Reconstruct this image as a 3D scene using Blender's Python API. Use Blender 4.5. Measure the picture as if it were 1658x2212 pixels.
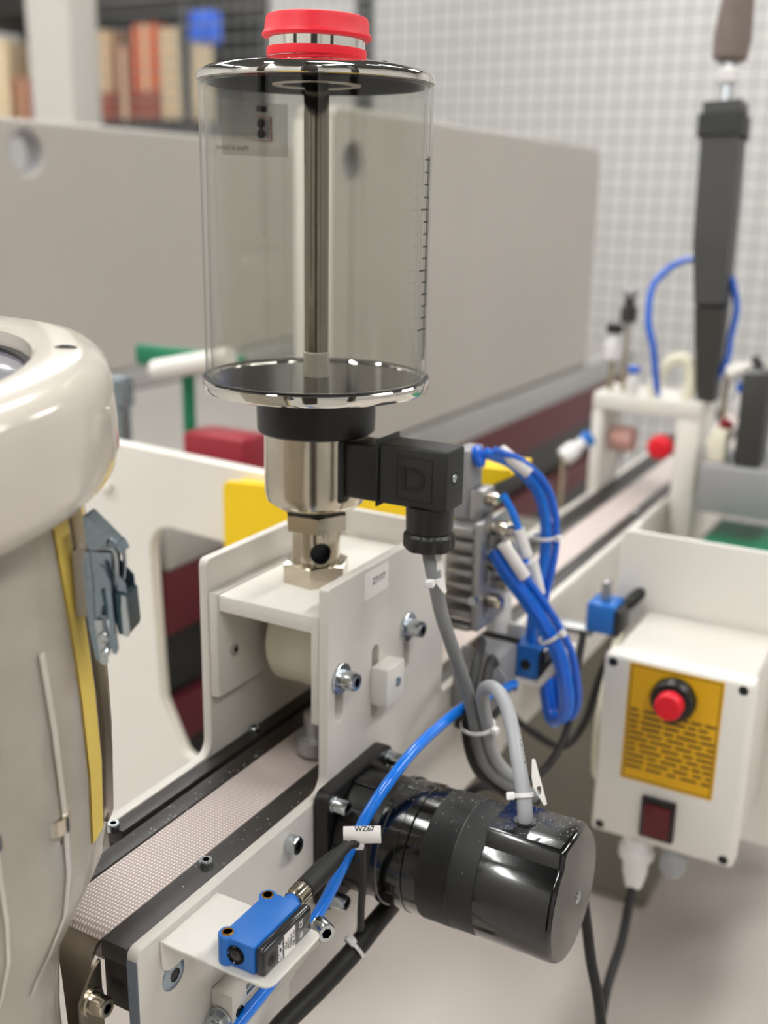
import bpy, bmesh, math, random
from mathutils import Vector, Matrix
from math import sin, cos, pi, radians
random.seed(7)
for o in list(bpy.data.objects): bpy.data.objects.remove(o)
COL = bpy.context.scene.collection
SC = bpy.context.scene
S = 0.001; H = 1.1            # coordinates below are millimetres; z = -1100 is the floor
def W(p): return Vector((p[0]*S, p[1]*S, p[2]*S+H))

# ---------------------------------------------------------------- camera
cam = bpy.data.objects.new('camera', bpy.data.cameras.new('camera')); COL.objects.link(cam)
SC.camera = cam
R3 = Matrix(((0.8735481672, 0.1532200392, -0.4619926613), (0.4863837134, -0.2385906490, 0.8405387472), (0.0185602509, -0.9589567883, -0.2829441558)))
right, down, fwd = R3.col[0], R3.col[1], R3.col[2]
cam.matrix_world = Matrix(((right[0], -down[0], -fwd[0], 0), (right[1], -down[1], -fwd[1], 0), (right[2], -down[2], -fwd[2], 0), (0, 0, 0, 1)))
cam.location = W((277.177, -447.435, 197.424))
cd = cam.data; cd.sensor_fit = 'HORIZONTAL'; cd.sensor_width = 36; cd.lens = 36*2356.0/1658
cd.clip_start = 0.02; cd.clip_end = 60
cd.dof.use_dof = True; cd.dof.focus_distance = 0.505; cd.dof.aperture_fstop = 7.2
# ---------------------------------------------------------------- world, lights, exposure
w = bpy.data.worlds.new('world'); SC.world = w; w.use_nodes = True
w.node_tree.nodes['Background'].inputs[0].default_value = (0.85, 0.9, 1.0, 1); w.node_tree.nodes['Background'].inputs[1].default_value = 0.3
vs = SC.view_settings; vs.view_transform = 'Standard'; vs.look = 'None'; vs.gamma = 1; vs.use_curve_mapping = False
vs.exposure = 0.86
LAMP = 15.0
LAMP_SPOTS = [(x, y) for x in (-2900, -700, 1500) for y in (-2800, -1050, 800, 2900)]

# ---------------------------------------------------------------- materials
MATS = {}
def hexc(r, g, b):
    f = lambda c: (c/255/12.92) if c/255 <= 0.04045 else ((c/255+0.055)/1.055)**2.4
    return (f(r), f(g), f(b), 1)
def mat(name, rgb, rough=0.5, metal=0.0, var=0.06, scale=400, bump=0.0, bscale=1500, coat=0.0, spec=0.5, emit=0, sss=0):
    if name in MATS: return MATS[name]
    m = bpy.data.materials.new(name); m.use_nodes = True; nt = m.node_tree; N = nt.nodes; b = N['Principled BSDF']
    tc = N.new('ShaderNodeTexCoord')
    n = N.new('ShaderNodeTexNoise'); n.inputs['Scale'].default_value = scale; n.inputs['Detail'].default_value = 4
    nt.links.new(tc.outputs['Object'], n.inputs['Vector'])
    mx = N.new('ShaderNodeMix'); mx.data_type = 'RGBA'
    c = hexc(*rgb)
    mx.inputs[6].default_value = tuple(v*(1-var) for v in c[:3])+(1,); mx.inputs[7].default_value = tuple(min(1, v*(1+var)) for v in c[:3])+(1,)
    nt.links.new(n.outputs['Fac'], mx.inputs[0]); nt.links.new(mx.outputs[2], b.inputs['Base Color'])
    b.inputs['Roughness'].default_value = rough; b.inputs['Metallic'].default_value = metal
    b.inputs['Coat Weight'].default_value = coat; b.inputs['Coat Roughness'].default_value = 0.05
    b.inputs['Specular IOR Level'].default_value = spec
    if emit:
        b.inputs['Emission Color'].default_value = c; b.inputs['Emission Strength'].default_value = emit
    if bump:
        n2 = N.new('ShaderNodeTexNoise'); n2.inputs['Scale'].default_value = bscale; n2.inputs['Detail'].default_value = 2
        nt.links.new(tc.outputs['Object'], n2.inputs['Vector'])
        bp = N.new('ShaderNodeBump'); bp.inputs['Strength'].default_value = bump; bp.inputs['Distance'].default_value = 0.0003
        nt.links.new(n2.outputs['Fac'], bp.inputs['Height']); nt.links.new(bp.outputs[0], b.inputs['Normal'])
    MATS[name] = m; return m
def clear(name, tint, trans, rough=0.02, gloss=(255, 255, 255), edge=0.9, milk=0.0, milkc=(230, 226, 220)):
    """thin clear plastic or glass wall: see-through, mirror-like at a glancing angle, with a faint milky film"""
    m = bpy.data.materials.new(name); m.use_nodes = True; nt = m.node_tree; N = nt.nodes; N.clear()
    out = N.new('ShaderNodeOutputMaterial'); lw = N.new('ShaderNodeLayerWeight'); lw.inputs['Blend'].default_value = 0.5
    tr = N.new('ShaderNodeBsdfTransparent'); gl = N.new('ShaderNodeBsdfGlossy'); gl.inputs['Roughness'].default_value = rough
    gl.inputs['Color'].default_value = hexc(*gloss)
    mx = N.new('ShaderNodeMix'); mx.data_type = 'RGBA'
    mx.inputs[6].default_value = hexc(*trans); mx.inputs[7].default_value = hexc(*tint)
    pw = N.new('ShaderNodeMath'); pw.operation = 'POWER'; pw.inputs[1].default_value = 7
    nt.links.new(lw.outputs['Facing'], pw.inputs[0]); nt.links.new(pw.outputs[0], mx.inputs[0]); nt.links.new(mx.outputs[2], tr.inputs['Color'])
    s1 = N.new('ShaderNodeMixShader'); mu = N.new('ShaderNodeMath'); mu.operation = 'MULTIPLY'; mu.inputs[1].default_value = edge
    p5 = N.new('ShaderNodeMath'); p5.operation = 'POWER'; p5.inputs[1].default_value = 5; nt.links.new(lw.outputs['Facing'], p5.inputs[0])
    ad = N.new('ShaderNodeMath'); ad.operation = 'MULTIPLY_ADD'; ad.inputs[1].default_value = 0.96; ad.inputs[2].default_value = 0.035; nt.links.new(p5.outputs[0], ad.inputs[0])
    nt.links.new(ad.outputs[0], mu.inputs[0]); nt.links.new(mu.outputs[0], s1.inputs[0]); nt.links.new(tr.outputs[0], s1.inputs[1]); nt.links.new(gl.outputs[0], s1.inputs[2])
    last = s1
    if milk:
        df = N.new('ShaderNodeBsdfPrincipled'); df.inputs['Base Color'].default_value = hexc(*milkc); df.inputs['Roughness'].default_value = 0.12
        nz = N.new('ShaderNodeTexNoise'); nz.inputs['Scale'].default_value = 25; nz.inputs['Detail'].default_value = 3
        tc = N.new('ShaderNodeTexCoord'); nt.links.new(tc.outputs['Object'], nz.inputs['Vector'])
        mr = N.new('ShaderNodeMapRange'); mr.inputs[3].default_value = max(0, milk-0.12); mr.inputs[4].default_value = min(1, milk+0.12)
        nt.links.new(nz.outputs['Fac'], mr.inputs[0])
        s2 = N.new('ShaderNodeMixShader'); nt.links.new(mr.outputs[0], s2.inputs[0]); nt.links.new(s1.outputs[0], s2.inputs[1]); nt.links.new(df.outputs[0], s2.inputs[2]); last = s2
    nt.links.new(last.outputs[0], out.inputs['Surface']); MATS[name] = m; return m

paint = mat('light_grey_powder_coat', (213, 208, 200), 0.42, 0, 0.03, 300, 0.25, 2500)
paintw = mat('white_powder_coat', (230, 226, 218), 0.4, 0, 0.03, 300, 0.2, 2500)
cutedge = mat('bare_cut_metal', (196, 200, 202), 0.45, 0.1, 0.12, 900, 0.3, 2500)
bluecut = mat('bluish_cut_metal', (128, 138, 150), 0.45, 0.55, 0.25, 900, 0.5, 2500)
blackp = mat('black_plastic', (24, 23, 22), 0.38, 0, 0.2, 500, 0.12, 3000)
blackm = mat('black_matt_plastic', (30, 30, 29), 0.55, 0, 0.2, 500, 0.3, 3500)
blackg = mat('black_gloss_enamel', (8, 8, 8), 0.16, 0, 0.3, 200, 0.06, 700, 0.6)
rail = mat('black_slide_rail', (46, 42, 38), 0.45, 0, 0.15, 300, 0.2, 1500)
rubber = mat('black_cable_rubber', (26, 25, 24), 0.55, 0, 0.2, 300, 0.1, 900)
zinc = mat('zinc_plated_steel', (196, 202, 206), 0.2, 1, 0.1, 800, 0.1, 1500)
zincb = mat('blue_zinc_steel', (150, 164, 174), 0.24, 1, 0.2, 400, 0.15, 1500)
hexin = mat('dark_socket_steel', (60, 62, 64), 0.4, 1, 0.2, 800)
chrome = mat('polished_chrome', (226, 224, 218), 0.05, 1, 0.02, 200)
nickel = mat('nickel_plated_brass', (205, 196, 180), 0.17, 1, 0.06, 150, 0.05, 400)
rodm = mat('dark_steel_rod', (142, 136, 126), 0.14, 1, 0.06, 150, 0.05, 400)
brass = mat('brass', (200, 150, 70), 0.25, 1)
stain = mat('brushed_stainless', (178, 170, 158), 0.3, 1, 0.1, 120, 0.1, 400)
red = mat('red_plastic', (226, 10, 38), 0.5, 0, 0.05, 200, 0, 1, 0)
blackbowl = mat('deep_black_enamel', (4, 4, 5), 0.1, 0, 0.2, 200, 0, 1, 0, 0.35)
olive = mat('olive_post_and_shade', (118, 114, 103), 0.55, 0, 0.15, 12)
cream = mat('cream_polymer', (232, 226, 204), 0.5, 0, 0.03, 60, 0.1, 900)
cgrey = mat('grey_cable_sheath', (128, 129, 130), 0.45, 0, 0.05, 200)
cgrey2 = mat('pale_grey_cable_sheath', (158, 160, 162), 0.4, 0, 0.05, 200)
blue = mat('blue_air_hose', (2, 122, 236), 0.2, 0, 0.05, 200, 0, 1, 0.5)
blued = mat('deep_blue_air_hose', (6, 96, 212), 0.25, 0, 0.05, 200, 0, 1, 0.4)
sickb = mat('blue_sensor_housing', (34, 112, 200), 0.42, 0, 0.05, 300, 0.1, 3000)
smoke = mat('smoky_black_plastic', (30, 30, 33), 0.2, 0, 0.2, 200, 0.05, 800, 0.4)
white = mat('white_label', (238, 234, 230), 0.45, 0, 0.02, 100)
nylon = mat('white_nylon', (232, 230, 228), 0.35, 0, 0.03, 100, sss=0)
ink = mat('black_print', (14, 14, 16), 0.5)
inkw = mat('white_print', (235, 235, 235), 0.5)
yellow = mat('yellow_paint', (246, 206, 10), 0.45, 0, 0.03, 30)
yellowl = mat('yellow_warning_plate', (226, 172, 12), 0.5, 0, 0.05, 60)
amber = mat('pale_yellow_reflection', (224, 196, 96), 0.5, 0, 0.06, 40)
dred = mat('dark_red_paint', (92, 20, 33), 0.45, 0, 0.1, 20)
bred = mat('crimson_paint', (146, 26, 44), 0.45, 0, 0.08, 20)
greyb = mat('grey_belt', (150, 145, 140), 0.7, 0, 0.08, 20)
panelm = mat('grey_side_panel', (186, 180, 172), 0.5, 0, 0.04, 6)
panelw = mat('white_sheet_and_lit_end', (232, 228, 220), 0.45, 0, 0.03, 6)
alu = mat('cast_aluminium', (176, 176, 176), 0.38, 0.85, 0.12, 150, 0.2, 900)
aluf = mat('extruded_aluminium', (196, 196, 194), 0.35, 0.7, 0.05, 60)
grey = mat('grey_plastic', (150, 149, 150), 0.5, 0, 0.05, 60)
darkg = mat('dark_grey_tube', (58, 57, 55), 0.45, 0, 0.1, 60)
brown = mat('grey_brown_grip', (120, 106, 98), 0.6, 0, 0.15, 60)
green = mat('green_plastic', (16, 120, 84), 0.5, 0, 0.1, 30)
wirem = mat('grey_fence_wire', (140, 142, 144), 0.5, 0.2, 0.1, 60)
deckm = mat('beige_machine_deck', (184, 175, 168), 0.42, 0, 0.05, 5)
floorm = mat('beige_resin_floor', (172, 168, 162), 0.45, 0, 0.06, 2.0)
wallm = mat('white_hall_wall', (212, 210, 207), 0.8, 0, 0.03, 1.0)
ceilm = mat('dark_hall_ceiling', (92, 91, 90), 0.8, 0, 0.1, 1.0)
card = mat('brown_cardboard', (206, 170, 130), 0.8, 0, 0.1, 8)
cardl = mat('pale_cardboard', (226, 204, 168), 0.8, 0, 0.1, 8)
orange = mat('orange_carton', (216, 104, 52), 0.6, 0, 0.1, 8)
rust = mat('rust_red_carton', (150, 66, 38), 0.6, 0, 0.15, 8)
blackr = mat('dark_rack_board', (44, 38, 34), 0.7, 0, 0.1, 8)
postm = mat('pale_grey_post', (196, 192, 184), 0.5, 0, 0.04, 4)
lampm = mat('lit_lamp_diffuser', (252, 252, 250), 0.5, emit=LAMP)
creamy = mat('glossy_cream_moulding', (204, 196, 184), 0.14, 0, 0.02, 15, 0.03, 60, 0.3)
lilac = mat('smoked_window', (120, 118, 128), 0.12, 0, 0.25, 18, 0.05, 60, 0.5)
glass = clear('clear_acrylic_tube', (150, 154, 150), (247, 247, 245), 0.01, edge=0.9)
skin = clear('milky_clear_shell', (190, 184, 176), (236, 232, 226), 0.05, edge=0.8, milk=0.46, milkc=(216, 209, 198))
foil = clear('clear_label_foil', (220, 220, 220), (238, 238, 236), 0.15, edge=0.5, milk=0.15)

# belt weave
def weave():
    m = mat('woven_belt', (205, 192, 184), 0.55, 0, 0.04, 60); nt = m.node_tree; N = nt.nodes; b = N['Principled BSDF']
    tc = N.new('ShaderNodeTexCoord'); sep = N.new('ShaderNodeSeparateXYZ'); nt.links.new(tc.outputs['Object'], sep.inputs[0])
    def wv(ax, ay, k):
        a = N.new('ShaderNodeMath'); a.operation = 'MULTIPLY'; a.inputs[1].default_value = ax*k; nt.links.new(sep.outputs['X'], a.inputs[0])
        c = N.new('ShaderNodeMath'); c.operation = 'MULTIPLY_ADD'; c.inputs[1].default_value = ay*k; nt.links.new(sep.outputs['Y'], c.inputs[0]); nt.links.new(a.outputs[0], c.inputs[2])
        s = N.new('ShaderNodeMath'); s.operation = 'SINE'; nt.links.new(c.outputs[0], s.inputs[0]); return s
    s1, s2 = wv(1, 0.77, 2*pi/0.0034), wv(1, -0.77, 2*pi/0.0034)
    mu = N.new('ShaderNodeMath'); mu.operation = 'MULTIPLY'; nt.links.new(s1.outputs[0], mu.inputs[0]); nt.links.new(s2.outputs[0], mu.inputs[1])
    rp = N.new('ShaderNodeMapRange'); rp.inputs[1].default_value = 0.0; rp.inputs[2].default_value = 0.8; nt.links.new(mu.outputs[0], rp.inputs[0])
    mx = N.new('ShaderNodeMix'); mx.data_type = 'RGBA'; mx.inputs[6].default_value = hexc(176, 160, 154); mx.inputs[7].default_value = hexc(240, 232, 226)
    nt.links.new(rp.outputs[0], mx.inputs[0]); nt.links.new(mx.outputs[2], b.inputs['Base Color'])
    bp = N.new('ShaderNodeBump'); bp.inputs['Strength'].default_value = 0.5; bp.inputs['Distance'].default_value = 0.0002
    nt.links.new(rp.outputs[0], bp.inputs['Height']); nt.links.new(bp.outputs[0], b.inputs['Normal']); return m
beltm = weave()
def mesh_mat():
    m = mat('woven_wire_sieve', (220, 210, 190), 0.35, 0.6, 0.05, 60); nt = m.node_tree; N = nt.nodes; b = N['Principled BSDF']
    tc = N.new('ShaderNodeTexCoord'); sep = N.new('ShaderNodeSeparateXYZ'); nt.links.new(tc.outputs['Object'], sep.inputs[0])
    def op(o, a, b_=None):
        q = N.new('ShaderNodeMath'); q.operation = o
        for i, v in enumerate((a, b_)):
            if v is None: continue
            if isinstance(v, (int, float)): q.inputs[i].default_value = v
            else: nt.links.new(v, q.inputs[i])
        return q.outputs[0]
    an = op('MULTIPLY', op('ARCTAN2', sep.outputs['Y'], sep.outputs['X']), 0.007); z = sep.outputs['Z']; k = 2*pi/0.0021
    s1 = op('SINE', op('MULTIPLY', op('ADD', an, z), k)); s2 = op('SINE', op('MULTIPLY', op('SUBTRACT', an, z), k))
    mx = N.new('ShaderNodeMix'); mx.data_type = 'RGBA'; mx.inputs[6].default_value = hexc(64, 56, 46); mx.inputs[7].default_value = hexc(250, 242, 226)
    rp = N.new('ShaderNodeMapRange'); rp.inputs[1].default_value = -0.25; rp.inputs[2].default_value = 0.3; nt.links.new(op('MULTIPLY', s1, s2), rp.inputs[0])
    nt.links.new(rp.outputs[0], mx.inputs[0]); nt.links.new(mx.outputs[2], b.inputs['Base Color'])
    bp = N.new('ShaderNodeBump'); bp.inputs['Strength'].default_value = 0.8; bp.inputs['Distance'].default_value = 0.0003
    nt.links.new(rp.outputs[0], bp.inputs['Height']); nt.links.new(bp.outputs[0], b.inputs['Normal']); return m
sieve = mesh_mat()

# ---------------------------------------------------------------- geometry helpers (millimetres, scene axes)
class B:
    def __init__(s): s.v = []; s.f = []
    def add(s, v, f):
        n = len(s.v); s.v += [tuple(p) for p in v]; s.f += [tuple(i+n for i in q) for q in f]; return s
    def box(s, x0, x1, y0, y1, z0, z1, bev=0.0, seg=2, M=None):
        bm = bmesh.new(); bmesh.ops.create_cube(bm, size=1)
        for v in bm.verts: v.co = Vector(((x0+x1)/2+v.co.x*(x1-x0), (y0+y1)/2+v.co.y*(y1-y0), (z0+z1)/2+v.co.z*(z1-z0)))
        if bev: bmesh.ops.bevel(bm, geom=bm.edges[:], offset=bev, segments=seg, affect='EDGES', profile=0.5)
        bm.verts.ensure_lookup_table(); bm.verts.index_update()
        vs_ = [M @ v.co if M else v.co.copy() for v in bm.verts]
        s.add(vs_, [[v.index for v in f.verts] for f in bm.faces]); bm.free(); return s
    def lathe(s, prof, c, axis=(0, 0, 1), seg=48, closed=False, a0=0, a1=2*pi, up=None):
        ax = Vector(axis).normalized(); u = Vector(up) if up else (Vector((1, 0, 0)) if abs(ax.x) < 0.9 else Vector((0, 1, 0)))
        u = (u-ax*u.dot(ax)).normalized(); v = ax.cross(u); c = Vector(c); full = abs(a1-a0-2*pi) < 1e-6
        n = seg if full else seg+1; vs_ = []; fs = []
        for r, h in prof:
            for k in range(n):
                a = a0+(a1-a0)*k/seg; vs_.append(c+ax*h+(u*cos(a)+v*sin(a))*r)
        m = len(prof)
        for i in range(m if closed else m-1):
            j = (i+1) % m
            for k in range(seg):
                k2 = (k+1) % n; fs.append((i*n+k, i*n+k2, j*n+k2, j*n+k))
        if not closed and full:
            if prof[0][0] > 1e-6: fs.append(tuple(range(n))[::-1])
            if prof[-1][0] > 1e-6: fs.append(tuple((m-1)*n+k for k in range(n)))
        return s.add(vs_, fs)
    def prism(s, poly, w0, w1, M3):
        """poly = [(u,v)]; M3 = function (u,v,w) -> point"""
        n = len(poly); vs_ = [M3(u, v, w0) for u, v in poly]+[M3(u, v, w1) for u, v in poly]
        fs = [tuple(range(n))[::-1], tuple(range(n, 2*n))]+[(k, (k+1) % n, n+(k+1) % n, n+k) for k in range(n)]
        return s.add(vs_, fs)
    def tube(s, pts, r, seg=14, res=8, smooth=True, rfun=None):
        P = [Vector(p) for p in pts]
        if smooth and len(P) > 2:
            Q = [P[0]*2-P[1]]+P+[P[-1]*2-P[-2]]; out = []
            for i in range(1, len(Q)-2):
                for k in range(res):
                    t = k/res; a, b_, c, d = Q[i-1], Q[i], Q[i+1], Q[i+2]
                    out.append(0.5*((2*b_)+(c-a)*t+(2*a-5*b_+4*c-d)*t*t+(3*b_-a-3*c+d)*t**3))
            out.append(P[-1]); P = out
        n = len(P); T = [(P[min(i+1, n-1)]-P[max(i-1, 0)]).normalized() for i in range(n)]
        u = T[0].orthogonal().normalized(); vs_ = []; fs = []
        for i in range(n):
            u = (u-T[i]*u.dot(T[i])).normalized(); v = T[i].cross(u); rr = rfun(i/(n-1)) if rfun else r
            vs_ += [P[i]+(u*cos(2*pi*k/seg)+v*sin(2*pi*k/seg))*rr for k in range(seg)]
        for i in range(n-1):
            fs += [(i*seg+k, i*seg+(k+1) % seg, (i+1)*seg+(k+1) % seg, (i+1)*seg+k) for k in range(seg)]
        fs += [tuple(range(seg))[::-1], tuple((n-1)*seg+k for k in range(seg))]
        return s.add(vs_, fs)
ORG = {}
def setp(o, label=None, cat=None, group=None, kind=None):
    if label: o['label'] = label
    if cat: o['category'] = cat
    if group: o['group'] = group
    if kind: o['kind'] = kind
    return o
def thing(name, label, cat, loc, group=None):
    o = bpy.data.objects.new(name, None); COL.objects.link(o); o.location = W(loc); o.empty_display_size = 0.02
    ORG[o.name] = Vector(loc); return setp(o, label, cat, group)
def mesh_from(b, name, org, m, ang=35):
    me = bpy.data.meshes.new(name); me.from_pydata([((Vector(p)-org)*S) for p in b.v], [], b.f)
    bm = bmesh.new(); bm.from_mesh(me); bmesh.ops.recalc_face_normals(bm, faces=bm.faces[:]); bm.to_mesh(me); bm.free()
    me.materials.append(m)
    for p in me.polygons: p.use_smooth = True
    me.set_sharp_from_angle(angle=radians(ang)); me.update(); return me
def obj(name, b, m, parent=None, label=None, org=None, ang=35, kind=None):
    if parent is not None: og = ORG[parent.name]
    else: og = Vector(org)
    me = mesh_from(b, name, og, m, ang); o = bpy.data.objects.new(name, me); COL.objects.link(o)
    if parent is not None: o.parent = parent
    else: o.location = W(og)
    ORG[o.name] = Vector(og)
    if label: o['label'] = label
    if kind: o['kind'] = kind
    return o
def solo(name, b, m, label, cat, org, group=None, kind=None):
    return setp(obj(name, b, m, None, org=org), label, cat, group, kind)
def copies(src, parent, pts, name=None):
    """linked copies of a part (and its sub-parts), moved by offsets"""
    out = []
    for d in pts:
        c = src.copy(); COL.objects.link(c); c.parent = parent; c.location = Vector(src.location)+Vector(d)*S; ORG[c.name] = ORG[src.name]+Vector(d)
        for k in src.children:
            k2 = k.copy(); COL.objects.link(k2); k2.parent = c
        out.append(c)
    return out
def rounded(pts):
    """[(u,v,r)] -> polygon with rounded corners"""
    out = []; n = len(pts)
    for i in range(n):
        p0, p, p1 = Vector(pts[i-1][:2]), Vector(pts[i][:2]), Vector(pts[(i+1) % n][:2]); r = pts[i][2]
        if r <= 0: out.append(tuple(p)); continue
        a, b_ = (p0-p).normalized(), (p1-p).normalized(); ang = a.angle(b_); d = min(r/math.tan(ang/2), (p0-p).length*.49, (p1-p).length*.49); r = d*math.tan(ang/2)
        c = p+(a+b_).normalized()*(r/sin(ang/2)); s0 = p+a*d-c; s1 = p+b_*d-c
        a0 = math.atan2(s0.y, s0.x); da = math.atan2(s1.y, s1.x)-a0
        da = (da+pi) % (2*pi)-pi
        for k in range(6): t = a0+da*k/5; out.append((c.x+r*cos(t), c.y+r*sin(t)))
    return out
def circle(u, v, r, n=24): return [(u+r*cos(2*pi*k/n), v+r*sin(2*pi*k/n)) for k in range(n)]
def slot(u, v0, v1, r, n=10):
    return [(u+r*cos(pi*k/n), v1+r*sin(pi*k/n)) for k in range(n+1)]+[(u+r*cos(pi+pi*k/n), v0+r*sin(pi+pi*k/n)) for k in range(n+1)]
def plate(outline, holes, w0, w1, M3, bev=0.4):
    cu = bpy.data.curves.new('tmp', 'CURVE'); cu.dimensions = '2D'; cu.fill_mode = 'BOTH'
    cu.extrude = abs(w1-w0)/2-bev; cu.bevel_depth = bev; cu.bevel_resolution = 1; cu.offset = -bev
    for pl in [outline]+holes:
        sp = cu.splines.new('POLY'); sp.points.add(len(pl)-1); sp.use_cyclic_u = True
        for q, (u, v) in zip(sp.points, pl): q.co = (u, v, 0, 1)
    o = bpy.data.objects.new('tmp', cu); me = o.to_mesh(); b = B(); wm = (w0+w1)/2
    b.add([M3(v.co.x, v.co.y, wm+v.co.z) for v in me.vertices], [tuple(p.vertices) for p in me.polygons])
    o.to_mesh_clear(); bpy.data.objects.remove(o); bpy.data.curves.remove(cu); return b
def text(s_, size, org, xd, yd, th=0.12, align='CENTER', mirror=False, b=None, bold=0.0):
    cu = bpy.data.curves.new('tmp', 'FONT'); cu.body = s_; cu.size = size; cu.align_x = align; cu.align_y = 'CENTER'; cu.extrude = th/2; cu.resolution_u = 3; cu.offset = bold
    o = bpy.data.objects.new('tmp', cu); me = o.to_mesh(); b = b or B(); xd = Vector(xd).normalized(); yd = Vector(yd).normalized(); nd = xd.cross(yd); o_ = Vector(org)
    b.add([o_+xd*(v.co.x*(-1 if mirror else 1))+yd*v.co.y+nd*v.co.z for v in me.vertices], [tuple(p.vertices) for p in me.polygons])
    o.to_mesh_clear(); bpy.data.objects.remove(o); bpy.data.curves.remove(cu); return b
YZ = lambda u, v, w: Vector((w, u, v))     # plate lying in the plane x = w
XZ = lambda u, v, w: Vector((u, w, v))
XY = lambda u, v, w: Vector((u, v, w))

def screw(parent, p, axis, rh=4.3, hh=6.0, washer=None, wt=1.4, name='screw', m=None):
    """socket cap screw, base at p, head growing along axis; hexagon socket; washer as a sub-part"""
    m = m or zinc; b = B(); ax = Vector(axis).normalized(); p = Vector(p); base = (wt if washer else 0)
    u = ax.orthogonal().normalized(); v = ax.cross(u); n = 24; rings = []
    rx = rh*0.52
    def hexr(a): a = (a % (pi/3))-pi/6; return rx*cos(pi/6)/cos(a)
    for r, h in ((rh, base), (rh, base+hh*0.86), (rh*0.88, base+hh)): rings.append([(r, h)]*n)
    rings.append([(hexr(2*pi*k/n)*1.06, base+hh) for k in range(n)]); rings.append([(hexr(2*pi*k/n), base+hh*0.4) for k in range(n)])
    vs_ = [p+ax*h+(u*cos(2*pi*k/n)+v*sin(2*pi*k/n))*r for rg in rings for k, (r, h) in enumerate(rg)]
    fs = [tuple(range(n))[::-1], tuple(4*n+k for k in range(n))]
    for i in range(4): fs += [(i*n+k, i*n+(k+1) % n, (i+1)*n+(k+1) % n, (i+1)*n+k) for k in range(n)]
    b.add(vs_, fs); o = obj(name, b, m, parent, ang=28)
    o.data.materials.append(hexin)
    for pl in o.data.polygons:
        if all((vi >= 3*n) for vi in pl.vertices): pl.material_index = 1
    if washer: obj('washer', B().lathe([(rh*0.6, 0), (washer, 0), (washer, wt*.8), (washer-.3, wt), (rh*0.6, wt)], p, axis, 32, True), m, o)
    return o
def hexnut(b, c, r, z0, z1, axis=(0, 0, 1), rot=0.0, cham=1.0):
    """hexagon with a turned chamfer at the top"""
    n = 36; ax = Vector(axis); c = Vector(c); u = ax.orthogonal().normalized(); v = ax.cross(u)
    rr = lambda a: r*cos(pi/6)/cos(((a % (pi/3))-pi/6))
    ri = r*cos(pi/6)*0.98; vs_ = []; fs = []
    for row in range(4):
        for k in range(n):
            a = 2*pi*k/n; R = rr(a); d = cham*(R-ri)/(r-ri)*0.6
            rad, h = ((R, z0), (R, z1-d), (ri, z1), (ri*0.9, z1))[row]
            vs_.append(c+ax*h+(u*cos(a+rot)+v*sin(a+rot))*rad)
    for i in range(3): fs += [(i*n+k, i*n+(k+1) % n, (i+1)*n+(k+1) % n, (i+1)*n+k) for k in range(n)]
    fs += [tuple(range(n))[::-1], tuple(3*n+k for k in range(n))]
    return b.add(vs_, fs)

# ================================================================= the hall
def struct(name, b, m, org=(0, 0, 0)): return setp(obj(name, b, m, None, org=org), kind='structure')
struct('floor', B().box(-4600, 3400, -3600, 4300, -1120, -1100), floorm, (0, 0, -1100))
struct('ceiling', B().box(-4600, 3400, -3600, 4300, 2000, 2040), ceilm, (0, 0, 2000))
struct('wall_back', B().box(-4600, 3400, 4200, 4300, -1100, 2000), wallm, (0, 4200, -1100))
struct('wall_front', B().box(-4600, 3400, -3600, -3500, -1100, 2000), wallm, (0, -3500, -1100))
struct('wall_left', B().box(-4600, -4500, -3500, 4200, -1100, 2000), wallm, (-4500, 0, -1100))
struct('wall_right', B().box(3300, 3400, -3500, 4200, -1100, 2000), wallm, (3300, 0, -1100))
struct('reflection_column_1', B().box(470, 860, -1500, -1300, -1100, 2000, 4), blackr, (600, -1400, -1100))  # unseen dark columns added behind the camera for dark bands in the chrome
struct('reflection_column_2', B().box(-900, -640, -2100, -1900, -1100, 2000, 4), blackr, (-700, -2000, -1100))
struct('reflection_column_3', B().box(1900, 2250, -900, -700, -1100, 2000, 4), blackr, (2000, -800, -1100))
dk = thing('machine_deck', 'broad beige machine deck under the conveyors filling the lower background', 'deck', (200, 700, -1100))
obj('top', B().box(-950, 1500, -300, 1760, -580, -560, 4), deckm, dk)
for x in (-900, 300, 1450):
    for y in (-250, 1700): obj('leg', B().box(x-30, x+30, y-30, y+30, -1100, -580.3, 3), postm, dk)
lamp0 = None
for (x, y) in LAMP_SPOTS:
    if lamp0 is None:
        t = thing('ceiling_lamp', 'long white ceiling lamp with lit diffuser above the hall', 'lamp', (x, y, 2000), 'ceiling lamps of the hall')
        obj('housing', B().box(x-150, x+150, y-660, y+660, 1950, 2000, 6), paintw, t)
        obj('diffuser', B().box(x-132, x+132, y-645, y+645, 1938, 1949.5, 3), lampm, t); lamp0 = (t, x, y)
    else:
        t0 = lamp0[0]; t = t0.copy(); COL.objects.link(t); t.location = W((x, y, 2000))
        for c in t0.children: k = c.copy(); COL.objects.link(k); k.parent = t

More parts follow.
